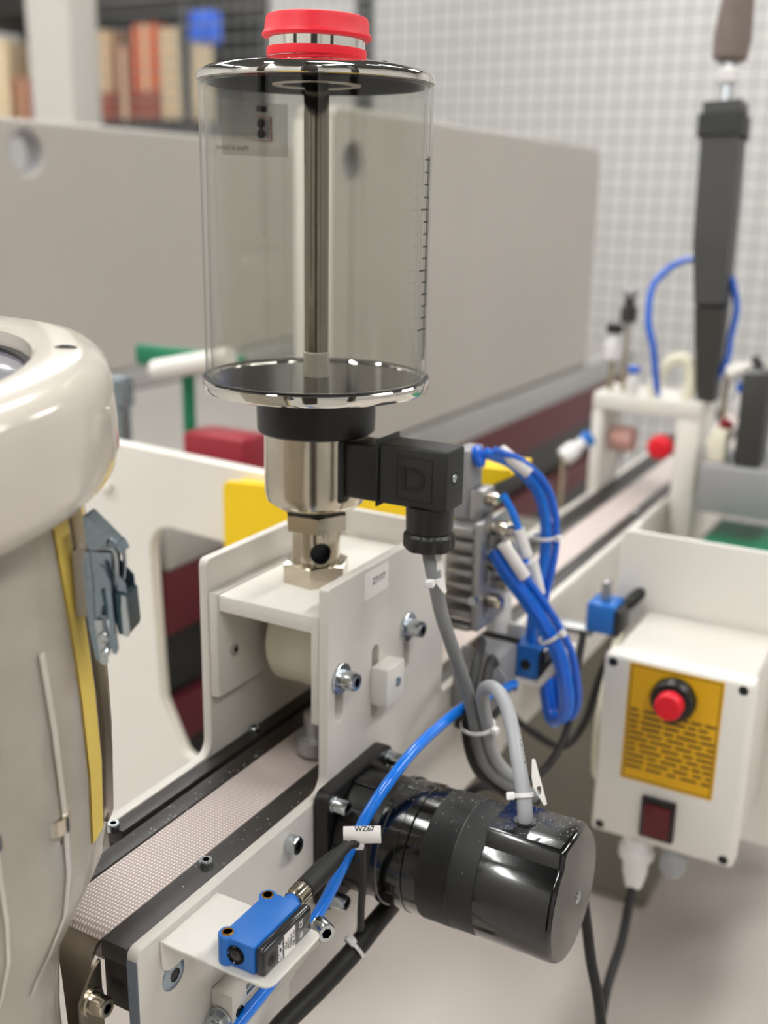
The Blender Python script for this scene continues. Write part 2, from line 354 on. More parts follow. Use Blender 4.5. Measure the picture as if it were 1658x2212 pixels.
# ================================================================= belt conveyor
cv = thing('belt_conveyor', 'narrow belt conveyor with pale woven belt between grey side plates', 'conveyor', (-41, 300, -560))
XL0, XL1 = -84, -78.5
side = rounded([(-153.5, -420, 0), (-153.5, -116, 4), (-0.5, -116, 9), (-0.5, 0, 2), (139, 0, 6), (139, -116, 6), (1250, -116, 4), (1250, -209, 4), (-60, -209, 40), (-60, -420, 0)])
obj('side_plate', plate(side, [slot(11, -75.5, -50, 4.2), slot(50, -90, -53, 4), slot(88, -76, -46, 4)], -6, 0, YZ, 0.5), paint, cv)
sideL = rounded([(-86, -209, 4), (-86, -116, 4), (-0.5, -116, 9), (-0.5, 2, 4), (139, 2, 6), (139, -116, 6), (1250, -116, 4), (1250, -209, 4)])
obj('side_plate', plate(sideL, [], XL0, XL1, YZ, 0.5), paint, cv)
obj('front_edge', B().box(-5.9, -0.3, -153.9, -153.3, -420, -121, 0), bluecut, cv, 'raw bluish cut end of the side plate')
obj('back_plate', plate(rounded([(-78.4, -60, 0), (-78.4, 0, 0), (-6.1, 0, 0), (-6.1, -60, 0)]), [circle(-50.2, -21.3, 2.2, 14), circle(-70, -19, 2.2, 14)], 133, 138.5, XZ, 0.4), paint, cv)
obj('top_plate', B().box(-72.2, -11.4, 1, 132.8, -27, -17.6, 0.6), paintw, cv)
obj('clamp_plate', B().box(-78.3, -72.3, -0.2, 122, -79.5, -16.6, 1.0), paint, cv)
obj('clamp_plate', B().box(-11.3, -6.2, -0.2, 122, -79, -16.6, 1.0), paint, cv)
screw(cv, (-72.2, 14, -54.5), (1, 0, 0), 3.1, 1.6, None)
obj('roller', B().lathe([(4, -0.5), (25, -0.5), (28, 2.5), (28, 47), (26, 50), (4, 50)], (-62, 56, -56), (1, 0, 0), 64), cream, cv, 'cream coloured pressure roller')
obj('nozzle', B().lathe([(4, 26), (8, 24), (8, 12), (13, 10), (13, 2), (11, 0)], (-30, 36, -117.4), (0, 0, 1), 32), alu, cv)
screw(cv, (0, 11.5, -54), (1, 0, 0), 5.2, 9, 8.8, 1.8)
screw(cv, (0, 88, -51), (1, 0, 0), 5.2, 9, 8.8, 1.8)
screw(cv, (0, -38.5, -127), (1, 0, 0), 5.0, 6.2, None)
sb = obj('stop_block', B().box(0, 11, 44.5, 65.5, -83.5, -60.3, 1.0), paintw, cv)
obj('set_screw', B().lathe([(0.5, 0.2), (1.4, 0.3), (1.5, 1.0), (2.6, 1.0), (2.9, 0)], (10.8, 57, -71.5), (1, 0, 0), 20), zinc, sb)
lb = obj('rating_label', B().box(0, 0.25, 36, 63, -18.2, -2.6, 0), white, cv, 'small white sticker reading Z71Y7')
obj('print', text('Z71Y7', 5.2, (0.35, 52, -9.6), (0, 1, 0), (0, 0, 1), 0.06, bold=0.05), ink, lb)
# belt with front turn
prof = [(1250, -118)]; prof += [(-141+cos(a)*9, -127+sin(a)*9) for a in [pi/2+pi*k/12 for k in range(13)]]; prof += [(1250, -136)]
inn = [(1250, -134.6)]+[(-141+cos(a)*7.6, -127+sin(a)*7.6) for a in [3*pi/2-pi*k/12 for k in range(13)]]+[(1250, -119.4)]
obj('belt', B().prism(prof+inn, -54.6, -21.2, YZ), beltm, cv)
obj('front_roller', B().lathe([(7.4, -53), (7.4, -21.5)], (0, -141, -127), (1, 0, 0), 32), stain, cv)
obj('slide_bed', B().box(-54, -22, -125, 1240, -134, -120, 0.5), aluf, cv)
obj('guide_rail', B().box(-21, -6.3, -153, 1250, -126, -116.8, 0.5), rail, cv)
obj('guide_rail', B().box(-78.3, -68.8, -86, 1250, -126, -116.6, 0.5), rail, cv)
obj('guide_bar', B().box(-66, -55, -132, 1250, -126, -117.2, 0.8), rail, cv)
obj('guide_groove', B().box(-68.7, -66.1, -86, 1250, -126, -121, 0), blackp, cv)
obj('rail_support', B().box(-78.3, -22, -130, 1240, -150, -136.5, 0.5), blackp, cv)
for x, y in ((-14.3, -88), (-74, -87), (-74, 34), (-14.3, 330), (-74, 330), (-14.3, 620)): screw(cv, (x, y, -116.8), (0, 0, 1), 3.3, 4.2, None)
obj('end_bearing', B().lathe([(3, 2.5), (4, 3), (10.5, 3), (11, 0), (11, -6)], (-14, -141, -139), (1, 0, 0), 40), blackm, cv)
obj('bearing_ring', B().lathe([(8, 0), (9, .8), (10.2, .8), (10.6, 0)], (-10.5, -141, -139), (1, 0, 0), 40, True), hexin, cv)
obj('rail_nose', B().box(-20.5, -6.5, -152.5, -146, -150, -126, 0.8), blackp, cv)
for y in (-58, 1120):
    obj('leg', B().box(-62, -22, y-20, y+20, -552, -209, 3), postm, cv)
    obj('foot', B().box(-82, -2, y-40, y+40, -560, -552, 2), blackp, cv)
    obj('leg_bracket', B().box(-84.2, 0.2, y-20, y+20, -232, -209.5, 2), paint, cv)
for y in (560, 1120): obj('cross_bolt', B().lathe([(3, -86), (3, 2)], (0, y, -160), (1, 0, 0), 16), zinc, cv)
# countersunk round screw and lower clamp block
rs = obj('round_screw', B().lathe([(0.1, -1.6), (3.0, -1.2), (3.2, 0.9), (5.0, 0.9), (7.4, 0.2), (7.6, 0)], (0, -131, -142.2), (1, 0, 0), 36), zincb, cv)
obj('socket', B().lathe([(0.1, 0.3), (3.2, 0.5)], (0, -131, -142.2), (1, 0, 0), 6), hexin, rs)
ck = obj('clamp_block', B().box(0, 12.5, -105, -93, -204, -168.5, 1.0), paint, cv)
obj('threaded_hole', B().lathe([(0.4, 0.1), (2.4, 0.15), (2.6, 0.8), (3.1, 0.1)], (12.4, -99.4, -180.5), (1, 0, 0), 24), hexin, ck)
obj('threaded_rod', B().lathe([(2.0+0.35*(k % 2), k*0.5) for k in range(130)], (5.5, -135, -183), (0, 1, 0), 14), zinc, cv)
nb = B(); hexnut(nb, (5.5, -107, -183), 4.8, 0, 4.6, (0, -1, 0)); nb.lathe([(2.6, 0), (6.4, 0), (6.4, -1.4), (2.6, -1.4)], (5.5, -107, -183), (0, -1, 0), 28, True)
obj('flange_nut', nb, zinc, cv)

# sensor bracket (bent sheet), bolted under the plate
br = thing('sensor_bracket', 'white bent sheet bracket holding the blue sensor', 'bracket', (20, -118, -120))
obj('shelf_sheet', plate(rounded([(1.2, -139.5, 2), (58.5, -139.5, 5), (58.5, -98.5, 4), (1.2, -98.5, 2)]), [], -120.6, -119.2, XY, 0.4), paintw, br)
obj('bent_flange', plate(rounded([(-139.3, -119.4, 0), (-98.7, -119.4, 0), (-98.7, -137, 5), (-139.3, -137, 6)]), [], 0.05, 1.5, YZ, 0.3), paintw, br)
screw(br, (1.5, -128, -128), (1, 0, 0), 3.0, 4.5, None)
screw(br, (1.5, -110, -128), (1, 0, 0), 3.0, 4.5, None)
obj('screw_tip', B().lathe([(1.6+.25*(k % 2), -k*.5) for k in range(12)], (36.5, -131.5, -120.6), (0, 0, 1), 12), zinc, br)
screw(br, (49, -86.8, -126.5), (0.85, -0.5, 0.1), 4.6, 8, None)

# photoelectric sensor
se = thing('light_sensor', 'blue and black light sensor on the white bracket beside the belt', 'sensor', (42, -118, -119.2))
SB = B().box(31.2, 48.6, -136.3, -101, -119.1, -105.4, 0.8)
sbo = obj('housing', SB, sickb, se, 'bright blue housing')
obj('ear', B().lathe([(4.1, 0), (4.1, 13.4), (3.7, 13.9)], (33.0, -133.6, -119.1), (0, 0, 1), 28), sickb, se)
obj('ear', B().lathe([(4.1, 0), (4.1, 13.4), (3.7, 13.9)], (33.2, -104.2, -119.1), (0, 0, 1), 28), sickb, se)
for y in (-133.6, -104.2):
    obj('brass_bush', B().lathe([(1.9, -1.3), (2.0, 0.3), (2.6, 0.35), (2.8, 0)], (33.1, y, -105.2), (0, 0, 1), 24), brass, se)
obj('lens', B().lathe([(0.5, 0.1), (3.4, 0.2), (4.1, 0.9), (4.4, 0)], (39.2, -136.3, -112.4), (0, -1, 0), 32), blackbowl, se)
obj('lens_glass', B().lathe([(0.01, 0.9), (1.4, 0.8), (2.6, 0.3)], (39.2, -136.4, -112.4), (0, -1, 0), 24), smoke, se)
cvr = obj('cover', B().box(48.7, 53.6, -136.0, -99.6, -119.0, -105.6, 1.6, 3), smoke, se, 'smoky black side cover')
obj('adjuster', B().lathe([(1.0, 0.25), (2.9, 0.3), (3.1, 0)], (53.6, -130.5, -112.5), (1, 0, 0), 28), blackm, cvr)
obj('adjuster_slot', B().box(53.85, 54.05, -132.2, -128.8, -112.9, -112.1).box(53.85, 54.05, -130.9, -130.1, -114.2, -110.8), ink, cvr)
obj('logo', text('SICK', 4.2, (53.75, -124.3, -113.0), (0, 0, 1), (0, -1, 0), 0.1, bold=0.12), inkw, cvr)
lbs = obj('type_label', B().box(53.6, 53.72, -121.6, -113.2, -118.2, -107.0), white, cvr)
lt = B()
for k, s_ in enumerate(('GL6', 'P4211', '1059241', 'NR 7LW')): text(s_, 2.1, (53.8, -120.4+k*2.05, -112.6), (0, 0, 1), (0, -1, 0), 0.06, b=lt, bold=0.03)
obj('type_print', lt, ink, cvr)
obj('mark', text('CE', 3.4, (53.75, -108.6, -109.5), (0, 0, 1), (0, -1, 0), 0.08, bold=0.03), inkw, cvr)
obj('round_mark', B().lathe([(0.5, 0), (.9, .1), (0.9, 0)], (53.6, -108.6, -115.2), (1, 0, 0), 20).lathe([(1.3, 0), (1.6, .1), (1.6, 0)], (53.6, -108.6, -115.2), (1, 0, 0), 20), inkw, cvr)
obj('connector_neck', B().lathe([(4.2, 0), (4.0, 6)], (40.6, -101, -111.6), (0, 1, 0.06), 28), sickb, se)

# plug and cable of the sensor
pl = thing('sensor_plug_cable', 'black moulded plug and thin black cable leading off the blue sensor', 'cable', (39, -70, -111))
pd = Vector((40.4, -48.2, -109.7))-Vector((40.6, -95.5, -111.2)); pdn = pd.normalized(); p0 = Vector((40.6, -95.5, -111.2))
kb = B(); kb.lathe([(4.4, 0), (5.0, 0.6), (5.0, 1.6), (4.6, 2.0), (4.6, 9.2), (4.2, 10)], p0, pdn, 40)
nutk = obj('knurled_nut', kb, nickel, pl, 'knurled metal nut')
u = pdn.orthogonal().normalized(); v = pdn.cross(u); kb = B()
for k in range(26):
    a = 2*pi*k/26; c = p0+pdn*2.4+(u*cos(a)+v*sin(a))*4.7; t1 = (u*-sin(a)+v*cos(a))*0.32; n1 = (u*cos(a)+v*sin(a))*0.45
    kb.add([c-t1, c+t1, c+n1, c-t1+pdn*6.4, c+t1+pdn*6.4, c+n1+pdn*6.4], [(0, 1, 2), (3, 5, 4), (0, 3, 4, 1), (1, 4, 5, 2), (2, 5, 3, 0)])
obj('knurl', kb, nickel, nutk)
obj('grip', B().lathe([(4.4, 9.4), (5.0, 9.8), (5.2, 11), (5.2, 26), (4.7, 32), (4.0, 38), (3.0, 42), (2.8, 48)], p0, pdn, 28), blackm, pl, 'black moulded grip')
pe = p0+pdn*46
obj('lead', B().tube([pe, pe+pdn*5+Vector((1, 0, -1)), (41, -33, -117), (39.5, -29.5, -127), (38.1, -27, -140), (35.5, -24, -160), (33, -20, -176), (28, -12, -186)], 2.0), rubber, pl)

def facing(p): return (Vector((277.2, -447.4, 197.4))-Vector(p)).normalized()
CR = Vector((0.87355, 0.48638, 0.01856)); CU = Vector((-0.15322, 0.23859, 0.95896))
def tie(c, ax, r, hd, label, wd=2.2, name='cable_tie', grp=None):
    ax = Vector(ax).normalized(); c = Vector(c); t = thing(name, label, 'cable tie', c, grp)
    obj('band', B().lathe([(r, -wd/2), (r+0.9, -wd/2), (r+0.9, wd/2), (r, wd/2)], c, ax, 28, True), nylon, t)
    h = Vector(hd); h = (h-ax*h.dot(ax)).normalized(); s_ = ax.cross(h); M_ = Matrix((( s_.x, ax.x, h.x, 0), (s_.y, ax.y, h.y, 0), (s_.z, ax.z, h.z, 0), (0, 0, 0, 1)))
    M_ = Matrix.Translation(c+h*(r+2.2))@M_
    obj('head', B().box(-2.2, 2.2, -2.0, 2.0, -1.8, 2.6, 0.7, M=M_), nylon, t); return t
def flag(c, px, sc, label, txt=None, hole=None, curve=0.0, nrm=None, grp=None, tp=None, tx=(1, 0), tsize=3):
    """cable flag cut from white sheet: outline in picture-aligned millimetres about c, leaning in space"""
    n = Vector(nrm) if nrm else facing(c); c = Vector(c); r_ = (CR-n*CR.dot(n)).normalized(); u_ = n.cross(r_)*-1
    if u_.z < 0: u_ = -u_
    f = lambda u, v, w: c+r_*(u*sc)+u_*(v*sc)+n*(w-curve*(u*sc)**2)
    t = thing('cable_flag', label, 'tag', c, grp)
    obj('sheet', plate(px, hole or [], 0, 0.5, f, 0.12), white, t)
    if txt: obj('print', text(txt, tsize, f(tp[0], tp[1], 0.56), r_*tx[0]+u_*tx[1], -r_*tx[1]+u_*tx[0], 0.05), ink, t)
    return t

# ================================================================= lubricator (oil reservoir)
AX, AY = -41.0, 52.0
lu = thing('oil_reservoir', 'clear cylindrical oil reservoir with red filler cap and chrome fittings', 'oil dispenser', (AX, AY, -17.5))
c0 = (AX, AY, 0)
obj('base_nut', hexnut(B(), c0, 19.6, -17.5, -5.6, rot=radians(8), cham=1.6), nickel, lu)
def stem_with_hole():
    n = 72; r = 13.4; z0, z1, rh, zc = -6.0, 15.0, 6.2, 1.6; b = B(); ac = math.atan2(-0.72, 0.70)
    rows = 22; vs_ = []; idx = {}; fs = []
    for j in range(rows+1):
        for k in range(n):
            a = 2*pi*k/n; z = z0+(z1-z0)*j/rows; vs_.append((AX+r*cos(a), AY+r*sin(a), z))
    def inside(a, z):
        d = ((a-ac+pi) % (2*pi)-pi)*r; return d*d+(z-zc)**2 < rh*rh
    for j in range(rows):
        for k in range(n):
            if inside(2*pi*(k+.5)/n, z0+(z1-z0)*(j+.5)/rows): continue
            fs.append((j*n+k, j*n+(k+1) % n, (j+1)*n+(k+1) % n, (j+1)*n+k))
    b.add(vs_, fs); return b, Vector((AX, AY, zc)), Vector((cos(ac), sin(ac), 0)), rh
sbm, hc, hd, rh = stem_with_hole()
# snap the ragged rim of the sight hole to a true circle
ac = math.atan2(hd.y, hd.x)
from collections import Counter
ec = Counter(); 
for f in sbm.f:
    for i in range(4): ec[tuple(sorted((f[i], f[(i+1) % 4])))] += 1
rim = {i for e, n in ec.items() if n == 1 for i in e if -5.5 < sbm.v[i][2] < 14.5}
for i in rim:
    x, y, z = sbm.v[i]; a = math.atan2(y-AY, x-AX); d = ((a-ac+pi) % (2*pi)-pi)*13.4; e = z-hc.z; q = math.hypot(d, e) or 1
    d, e = d*rh/q, e*rh/q; a = ac+d/13.4; sbm.v[i] = (AX+13.4*cos(a), AY+13.4*sin(a), hc.z+e)
st = obj('stem', sbm, nickel, lu, ang=60)
ring = sorted(rim, key=lambda i: math.atan2(sbm.v[i][2]-hc.z, ((math.atan2(sbm.v[i][1]-AY, sbm.v[i][0]-AX)-ac+pi) % (2*pi)-pi)))
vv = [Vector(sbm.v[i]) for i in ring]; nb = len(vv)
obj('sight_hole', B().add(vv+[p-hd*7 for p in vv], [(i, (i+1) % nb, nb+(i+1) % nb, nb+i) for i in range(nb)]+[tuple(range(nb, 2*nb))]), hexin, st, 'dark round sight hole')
obj('sight_glass', B().lathe([(2.6, -5), (2.6, 9)], (AX+5, AY+1, 0), (0, 0, 1), 20), glass, st)
obj('upper_nut', hexnut(B(), c0, 18.8, 14.2, 23.5, rot=radians(20), cham=0.8), nickel, lu)
obj('seal_ring', B().lathe([(10, 23.4), (17, 23.4), (17.8, 25), (17, 27.5), (10, 27.5)], c0, seg=48), blackm, lu)
obj('valve_body', B().lathe([(16, 26.8), (18, 26.9), (24.5, 28.2), (27.6, 31), (28.6, 35.5), (28.8, 40), (28.8, 73)], c0, seg=96), nickel, lu)
obj('black_collar', B().lathe([(28.9, 69.8), (31.5, 69.8), (32.4, 70.8), (32.8, 87), (31.5, 90.5), (20, 91)], c0, seg=96), blackp, lu)
bf = obj('bottom_flange', B().lathe([(20, 90.8), (34, 91), (57, 92.4), (60.3, 93.4), (61.3, 95), (61.4, 99), (60.6, 100), (56.5, 100.2), (56.0, 99), (55, 95.8), (30, 94.6), (0.1, 94.4)], c0, seg=128), chrome, lu)
obj('inner_gasket', B().lathe([(56.2, 99.4), (55.4, 96.8), (50, 95.8), (9, 95.0)], c0, seg=96), blackbowl, bf)
obj('seal_lip', B().lathe([(59.6, 100.1), (61.2, 100.15), (61.4, 100.4), (60.4, 100.7), (59.5, 100.6)], c0, seg=96, closed=True), blackm, bf)
gl = obj('clear_cylinder', B().lathe([(59.4, 100.4), (59.6, 101), (59.6, 248), (56.6, 248), (56.4, 101), (56.6, 100.4)], c0, seg=128, closed=True), glass, lu)
tc_ = obj('top_cover', B().lathe([(22.5, 249.4), (22.5, 259.5), (26, 260), (29, 258.8), (33, 257.8), (46, 256.2), (56, 254.4), (59.4, 252.6), (60.4, 250.4), (60.2, 248.6), (59, 248)], c0, seg=128), chrome, lu)
obj('cover_underside', B().lathe([(59, 248), (56, 247.2), (54.5, 249.2), (23, 249.3)], c0, seg=96), blackbowl, tc_)
obj('hole_ring', B().lathe([(17.6, 249.6), (17.8, 247.4), (22.4, 247.4), (22.9, 249.2), (19.2, 259)], c0, seg=64), stain, tc_)
obj('rivet', B().lathe([(2.4, 0), (2.4, 4.2), (1.6, 5.2), (0.1, 5.4)], (AX+22, AY+30, 256.2), seg=20), blackp, tc_)
obj('dip_rod', B().lathe([(6.5, 112), (6.5, 243.5), (6.0, 245.5), (6.0, 262)], c0, seg=48), rodm, lu)
obj('strainer', B().lathe([(6.4, 94.5), (6.8, 95), (7.0, 112.6), (6.6, 113)], c0, seg=48), sieve, lu, 'fine wire mesh strainer sleeve')
TM = Matrix.Translation(Vector((AX, AY, 262)))@Matrix.Rotation(radians(1.2), 4, 'Y')@Matrix.Translation(-Vector((AX, AY, 262)))
def tilt(b): b.v = [tuple(TM@Vector(p)) for p in b.v]; return b
obj('filler_neck', tilt(B().lathe([(21, 259), (24.2, 259.5), (24.2, 272)], c0, seg=80)), chrome, lu)
obj('cap_collar', tilt(B().lathe([(24.3, 260.4), (25.0, 260.8), (25.2, 262.6), (24.9, 264.6), (24.3, 264.8)], c0, seg=80)), red, lu, 'lower red plastic ring')
obj('filler_cap', tilt(B().lathe([(24.3, 269.3), (27.3, 269.4), (27.6, 270.6), (26.2, 272.6), (25.8, 277.6), (25.0, 279.4), (23.2, 280), (22, 279.4), (0.1, 279.2)], c0, seg=96)), red, lu, 'bright red plastic cap')
tb = B()
def onglass(s_, size, ang, z, r=56.1, mirror=False, b=None, bold=0.0):
    """print laid on the tube wall and wrapped round it"""
    t = text(s_, size, (0, 0, 0), (1, 0, 0), (0, 1, 0), 0.04, bold=bold); b = b or B()
    vs_ = []
    for x, y, zz in t.v:
        a = ang+(x if mirror else -x)/r*-1; vs_.append((AX+(r-zz)*cos(a), AY+(r-zz)*sin(a), z+y))
    return b.add(vs_, t.f)
la = radians(155)
def patch(a0, a1, z0, z1, r, t=0.15, seg=16):
    b = B(); b.lathe([(r, z0), (r+t, z0), (r+t, z1), (r, z1)], c0, a0=a0, a1=a1, seg=seg, closed=True); return b
lbg = obj('maker_label', patch(radians(139), radians(186), 214, 242, 56.15), foil, gl, 'clear maker label printed in black, seen from behind')
obj('label_print', onglass('Made in Germany', 4.0, radians(179), 218.0, 56.0, mirror=False), ink, gl)
obj('label_frame', patch(radians(148.5), radians(149.5), 222, 235, 56.0, .1, 2).add(*(lambda q: (q.v, q.f))(patch(radians(148.5), radians(161.5), 234.6, 235, 56.0, .1, 6))).add(*(lambda q: (q.v, q.f))(patch(radians(148.5), radians(161.5), 222, 222.4, 56.0, .1, 6))), rust, gl)
pb = patch(radians(151.5), radians(158.5), 237.4, 240.4, 56.0, .1, 6)
for zc in (226.0, 231.4):
    q = B(); q.lathe([(0.1, 0), (2.7, 0.02), (2.7, 0.12), (.1, .14)], (AX+56.0*cos(radians(155.5)), AY+56.0*sin(radians(155.5)), zc), (cos(radians(155.5)), sin(radians(155.5)), 0), 20); pb.add(q.v, q.f)
for k in range(4):
    q = patch(radians(150.1+k*0.7), radians(150.4+k*0.7), 223.5, 233.5, 56.0, .1, 2); pb.add(q.v, q.f)
obj('label_emblem', pb, ink, gl)
sb2 = B()
for k in range(15):
    z = 128+k*6.0; q = patch(radians(3 if k % 5 == 0 else 7), radians(15), z, z+0.8, 59.7, .12, 4); sb2.add(q.v, q.f)
q = patch(radians(11), radians(11.8), 112, 214, 59.7, .12, 2); sb2.add(q.v, q.f); q = patch(radians(14.2), radians(15), 112, 214, 59.7, .12, 2); sb2.add(q.v, q.f)
obj('level_scale', sb2, ink, gl, 'printed level scale')

# solenoid connector on the valve body
so = thing('solenoid_connector', 'square black solenoid plug standing out of the reservoir valve', 'connector', (10, 50, 54))
obj('mounting_gasket', B().box(-19.5, -14.5, 35.8, 64, 34.5, 70.5, 2.2, 3), blackm, so)
obj('plug_base', B().box(-15, 5.6, 38.2, 60, 38.3, 68.4, 1.6, 2), blackp, so)
obj('gasket', B().box(5.4, 6.8, 36.6, 61.2, 36.6, 73.2, 0.6), blackm, so)
bx = obj('plug_housing', B().box(6.9, 46.6, 37.6, 58.8, 38.6, 71.0, 1.6, 3), blackm, so)
obj('emblem_panel', plate(rounded([(17.5, 42.5, 1), (38.5, 42.5, 1), (38.5, 66, 1), (17.5, 66, 1)]), [rounded([(18.1, 43.1, .8), (37.9, 43.1, .8), (37.9, 65.4, .8), (18.1, 65.4, .8)])], 37.3, 37.7, XZ, 0.08), blackp, bx)
em = B(); arc = [(28+cos(a)*6.2, 54.3+sin(a)*6.2) for a in [radians(-100+k*14) for k in range(15)]]; arc2 = [(28+cos(a)*4.2, 54.3+sin(a)*4.2) for a in [radians(96-k*14) for k in range(15)]]
em.prism([(25.0, 48.1)]+arc+[(25.4, 60.5), (25.4, 58.5)]+arc2+[(25.0, 50.1)], 37.2, 37.65, XZ)
em.prism([(20.5, 48.1), (23.2, 48.1), (23.2, 60.5), (19.5, 60.5), (19.5, 58.6), (21.2, 58.0), (20.5, 56)], 37.2, 37.65, XZ)
obj('emblem', em, blackp, bx)
obj('housing_screw', B().lathe([(3.0, -0.3), (3.1, .1), (3.6, 0.15), (3.7, 0)], (46.6, 47.2, 55.6), (1, 0, 0), 28), blackp, bx)
obj('screw_head', B().lathe([(0.1, 0.5), (2.3, 0.3), (2.5, 0)], (46.5, 47.2, 55.6), (1, 0, 0), 24), zinc, bx)
obj('gland_body', B().lathe([(11.5, 24), (12.5, 25), (12.9, 38.8)], (32, 49, 0), seg=48), blackp, so)
gb = B(); n = 64
prof = [(0, 15.0), (0, 22.5), (0, 24.2)]
gv = []; gf = []
for row, (sc_, z) in enumerate(((0.9, 14.6), (1.0, 16.2), (1.0, 22.6), (0.9, 24.2))):
    for k in range(n):
        a = 2*pi*k/n; rr = 13.0+0.9*(abs(((a*8/(2*pi)) % 1)-0.5) < 0.3); gv.append((32+rr*sc_*cos(a), 49+rr*sc_*sin(a), z))
for i in range(3): gf += [(i*n+k, i*n+(k+1) % n, (i+1)*n+(k+1) % n, (i+1)*n+k) for k in range(n)]
gf += [tuple(range(n))[::-1], tuple(3*n+k for k in range(n))]
obj('gland_nut', gb.add(gv, gf), blackp, so)

# grey cable from the solenoid plug
g1 = thing('solenoid_cable', 'dark grey round cable hanging from the black solenoid plug', 'cable', (33, 48, 16))
obj('sheath', B().tube([(32, 48.5, 20), (33, 47.2, 12), (35.1, 46.6, 6), (37.7, 46.5, -3.7), (40.1, 50.5, -21.5), (42.7, 57.6, -39.8), (45.1, 66.7, -59.4), (47.4, 75.4, -79.6), (49.3, 80.5, -95.9), (50.6, 84.7, -113.9), (54, 90.8, -129.6), (62.8, 99.7, -142.3), (80, 110, -152)], 3.7, rfun=lambda t: 3.0+0.9*min(1, t*8)), cgrey, g1)
flag((39.5, 45.2, 2.5), rounded([(-2, 9.5, .4), (2.2, 10.5, .4), (4.8, -9.5, .3), (3.4, -10.2, .3), (-1.2, -4.6, .3), (-3.4, -0.5, .3)]), 1.0, 'white pointed flag tied to the grey cable under the solenoid plug', hole=[slot(1.3, -1.4, 1.2, 1.15, 6)], nrm=(0.45, -0.85, 0.3))
tie((37.0, 46.4, -1.0), (0.12, 0.1, -1), 4.0, (0.1, -0.9, 0.1), 'white cable tie just under the solenoid plug')

# ================================================================= gear motor
MY, MZ = 20.5, -146.0
mo = thing('gear_motor', 'cylindrical black gear motor bolted to the conveyor side plate', 'motor', (60, MY, MZ))
mc = (0, MY, MZ); XA = (1, 0, 0)
fl = obj('flange', plate(rounded([(-15.5, -182, 7), (56.5, -182, 7), (56.5, -110, 7), (-15.5, -110, 7)]), [], 0.1, 9, YZ, 0.8), blackp, mo)
for y, z in ((-9, -117), (50, -117), (-9, -175.5), (50, -175.5)): screw(mo, (9, y, z), XA, 4.2, 7.5, 4.9, 1.6)
obj('gearbox', B().lathe([(31.5, 9), (33, 10), (33.4, 33), (33.8, 34)], mc, XA, 96), blackp, mo)
gr = B()
for k in range(10):
    a = 2*pi*k/10+0.2; Mx = Matrix.Translation(Vector(mc))@Matrix.Rotation(a, 4, 'X'); gr.box(9.5, 24, -3.2, 3.2, 31.5, 34.2, 0.8, M=Mx)
obj('casting_ribs', gr, blackp, mo)
obj('clamp_ring', B().lathe([(34.2, 34), (35.2, 34.6), (35.2, 37.6), (34.4, 38.2), (34.4, 47), (34.9, 47.6), (34.9, 52), (34.0, 52.6)], mc, XA, 96), blackg, mo)
obj('middle_housing', B().lathe([(33.6, 52.4), (34.3, 53), (34.3, 61)], mc, XA, 96), blackg, mo)
obj('ribbed_ring', B().lathe([(34.3, 60.8)]+[(34.35+0.35*(k % 2), 61+k*0.42) for k in range(42)]+[(34.2, 79)], mc, XA, 96), blackp, mo)
obj('rotor_housing', B().lathe([(34.2, 78.8), (34.4, 79.4), (34.4, 93.0), (34.0, 93.4)], mc, XA, 96), blackm, mo)
# end cap: round shell with a raised flat on top
def cap_profile(g=0.0):
    pts = []
    for k in range(73):
        a = radians(128)+radians(284)*k/72   # leave out the top sector
        pts.append((MY+(34.6-g)*cos(a), MZ+(34.6-g)*sin(a)))
    return pts
cp = cap_profile(); cp_ = [(MY+13.8, MZ+35.2), (MY+11.8, MZ+36.4), (MY-17.5, MZ+36.4), (MY-19.5, MZ+34.4)]
poly = cp+cp_
def cap_mesh():
    b = B(); n = len(poly); rows = [(93.4, 1.0), (131.5, 1.0), (133.8, 0.985), (135.0, 0.95), (135.0, 0.9)]
    vs_ = []; fs = []
    for x, s_ in rows:
        for y, z in poly: vs_.append((x, MY+(y-MY)*s_, MZ+(z-MZ)*s_))
    for i in range(len(rows)-1): fs += [(i*n+k, i*n+(k+1) % n, (i+1)*n+(k+1) % n, (i+1)*n+k) for k in range(n)]
    fs += [tuple(range(n))[::-1], tuple((len(rows)-1)*n+k for k in range(n))]; return b.add(vs_, fs)
ec_ = obj('end_cap', cap_mesh(), blackg, mo, 'glossy black end cap with a flat top')
obj('cap_screw', B().lathe([(0.1, 0.9), (2.6, 0.8), (3.2, 0.1)], (135, 26.5, -150.5), XA, 20), zinc, ec_)
obj('cable_port', B().lathe([(3.9, 0), (3.9, 0.6), (5.6, 0.6), (5.6, 0)], (107.2, 17, MZ+36.3), (0, 0, 1), 28, True), blackp, ec_)
db = B()
for k in range(260):
    x = random.uniform(36, 134); a = radians(random.gauss(75, 30)); r = 34.55+(0.9 if x > 93 else 0); 
    if x > 93: p = Vector((x, random.uniform(MY-16, MY+12), MZ+36.45))
    else: p = Vector((x, MY+r*cos(a), MZ+r*sin(a)+0.25))
    q = random.uniform(0.12, 0.32); db.add([p+Vector((q, 0, 0)), p+Vector((-q*.5, q, 0)), p+Vector((-q*.5, -q, 0)), p+Vector((0, 0, q))], [(0, 1, 2), (0, 1, 3), (1, 2, 3), (2, 0, 3)])
obj('dust', db, white, mo, 'specks of white dust', kind='stuff')

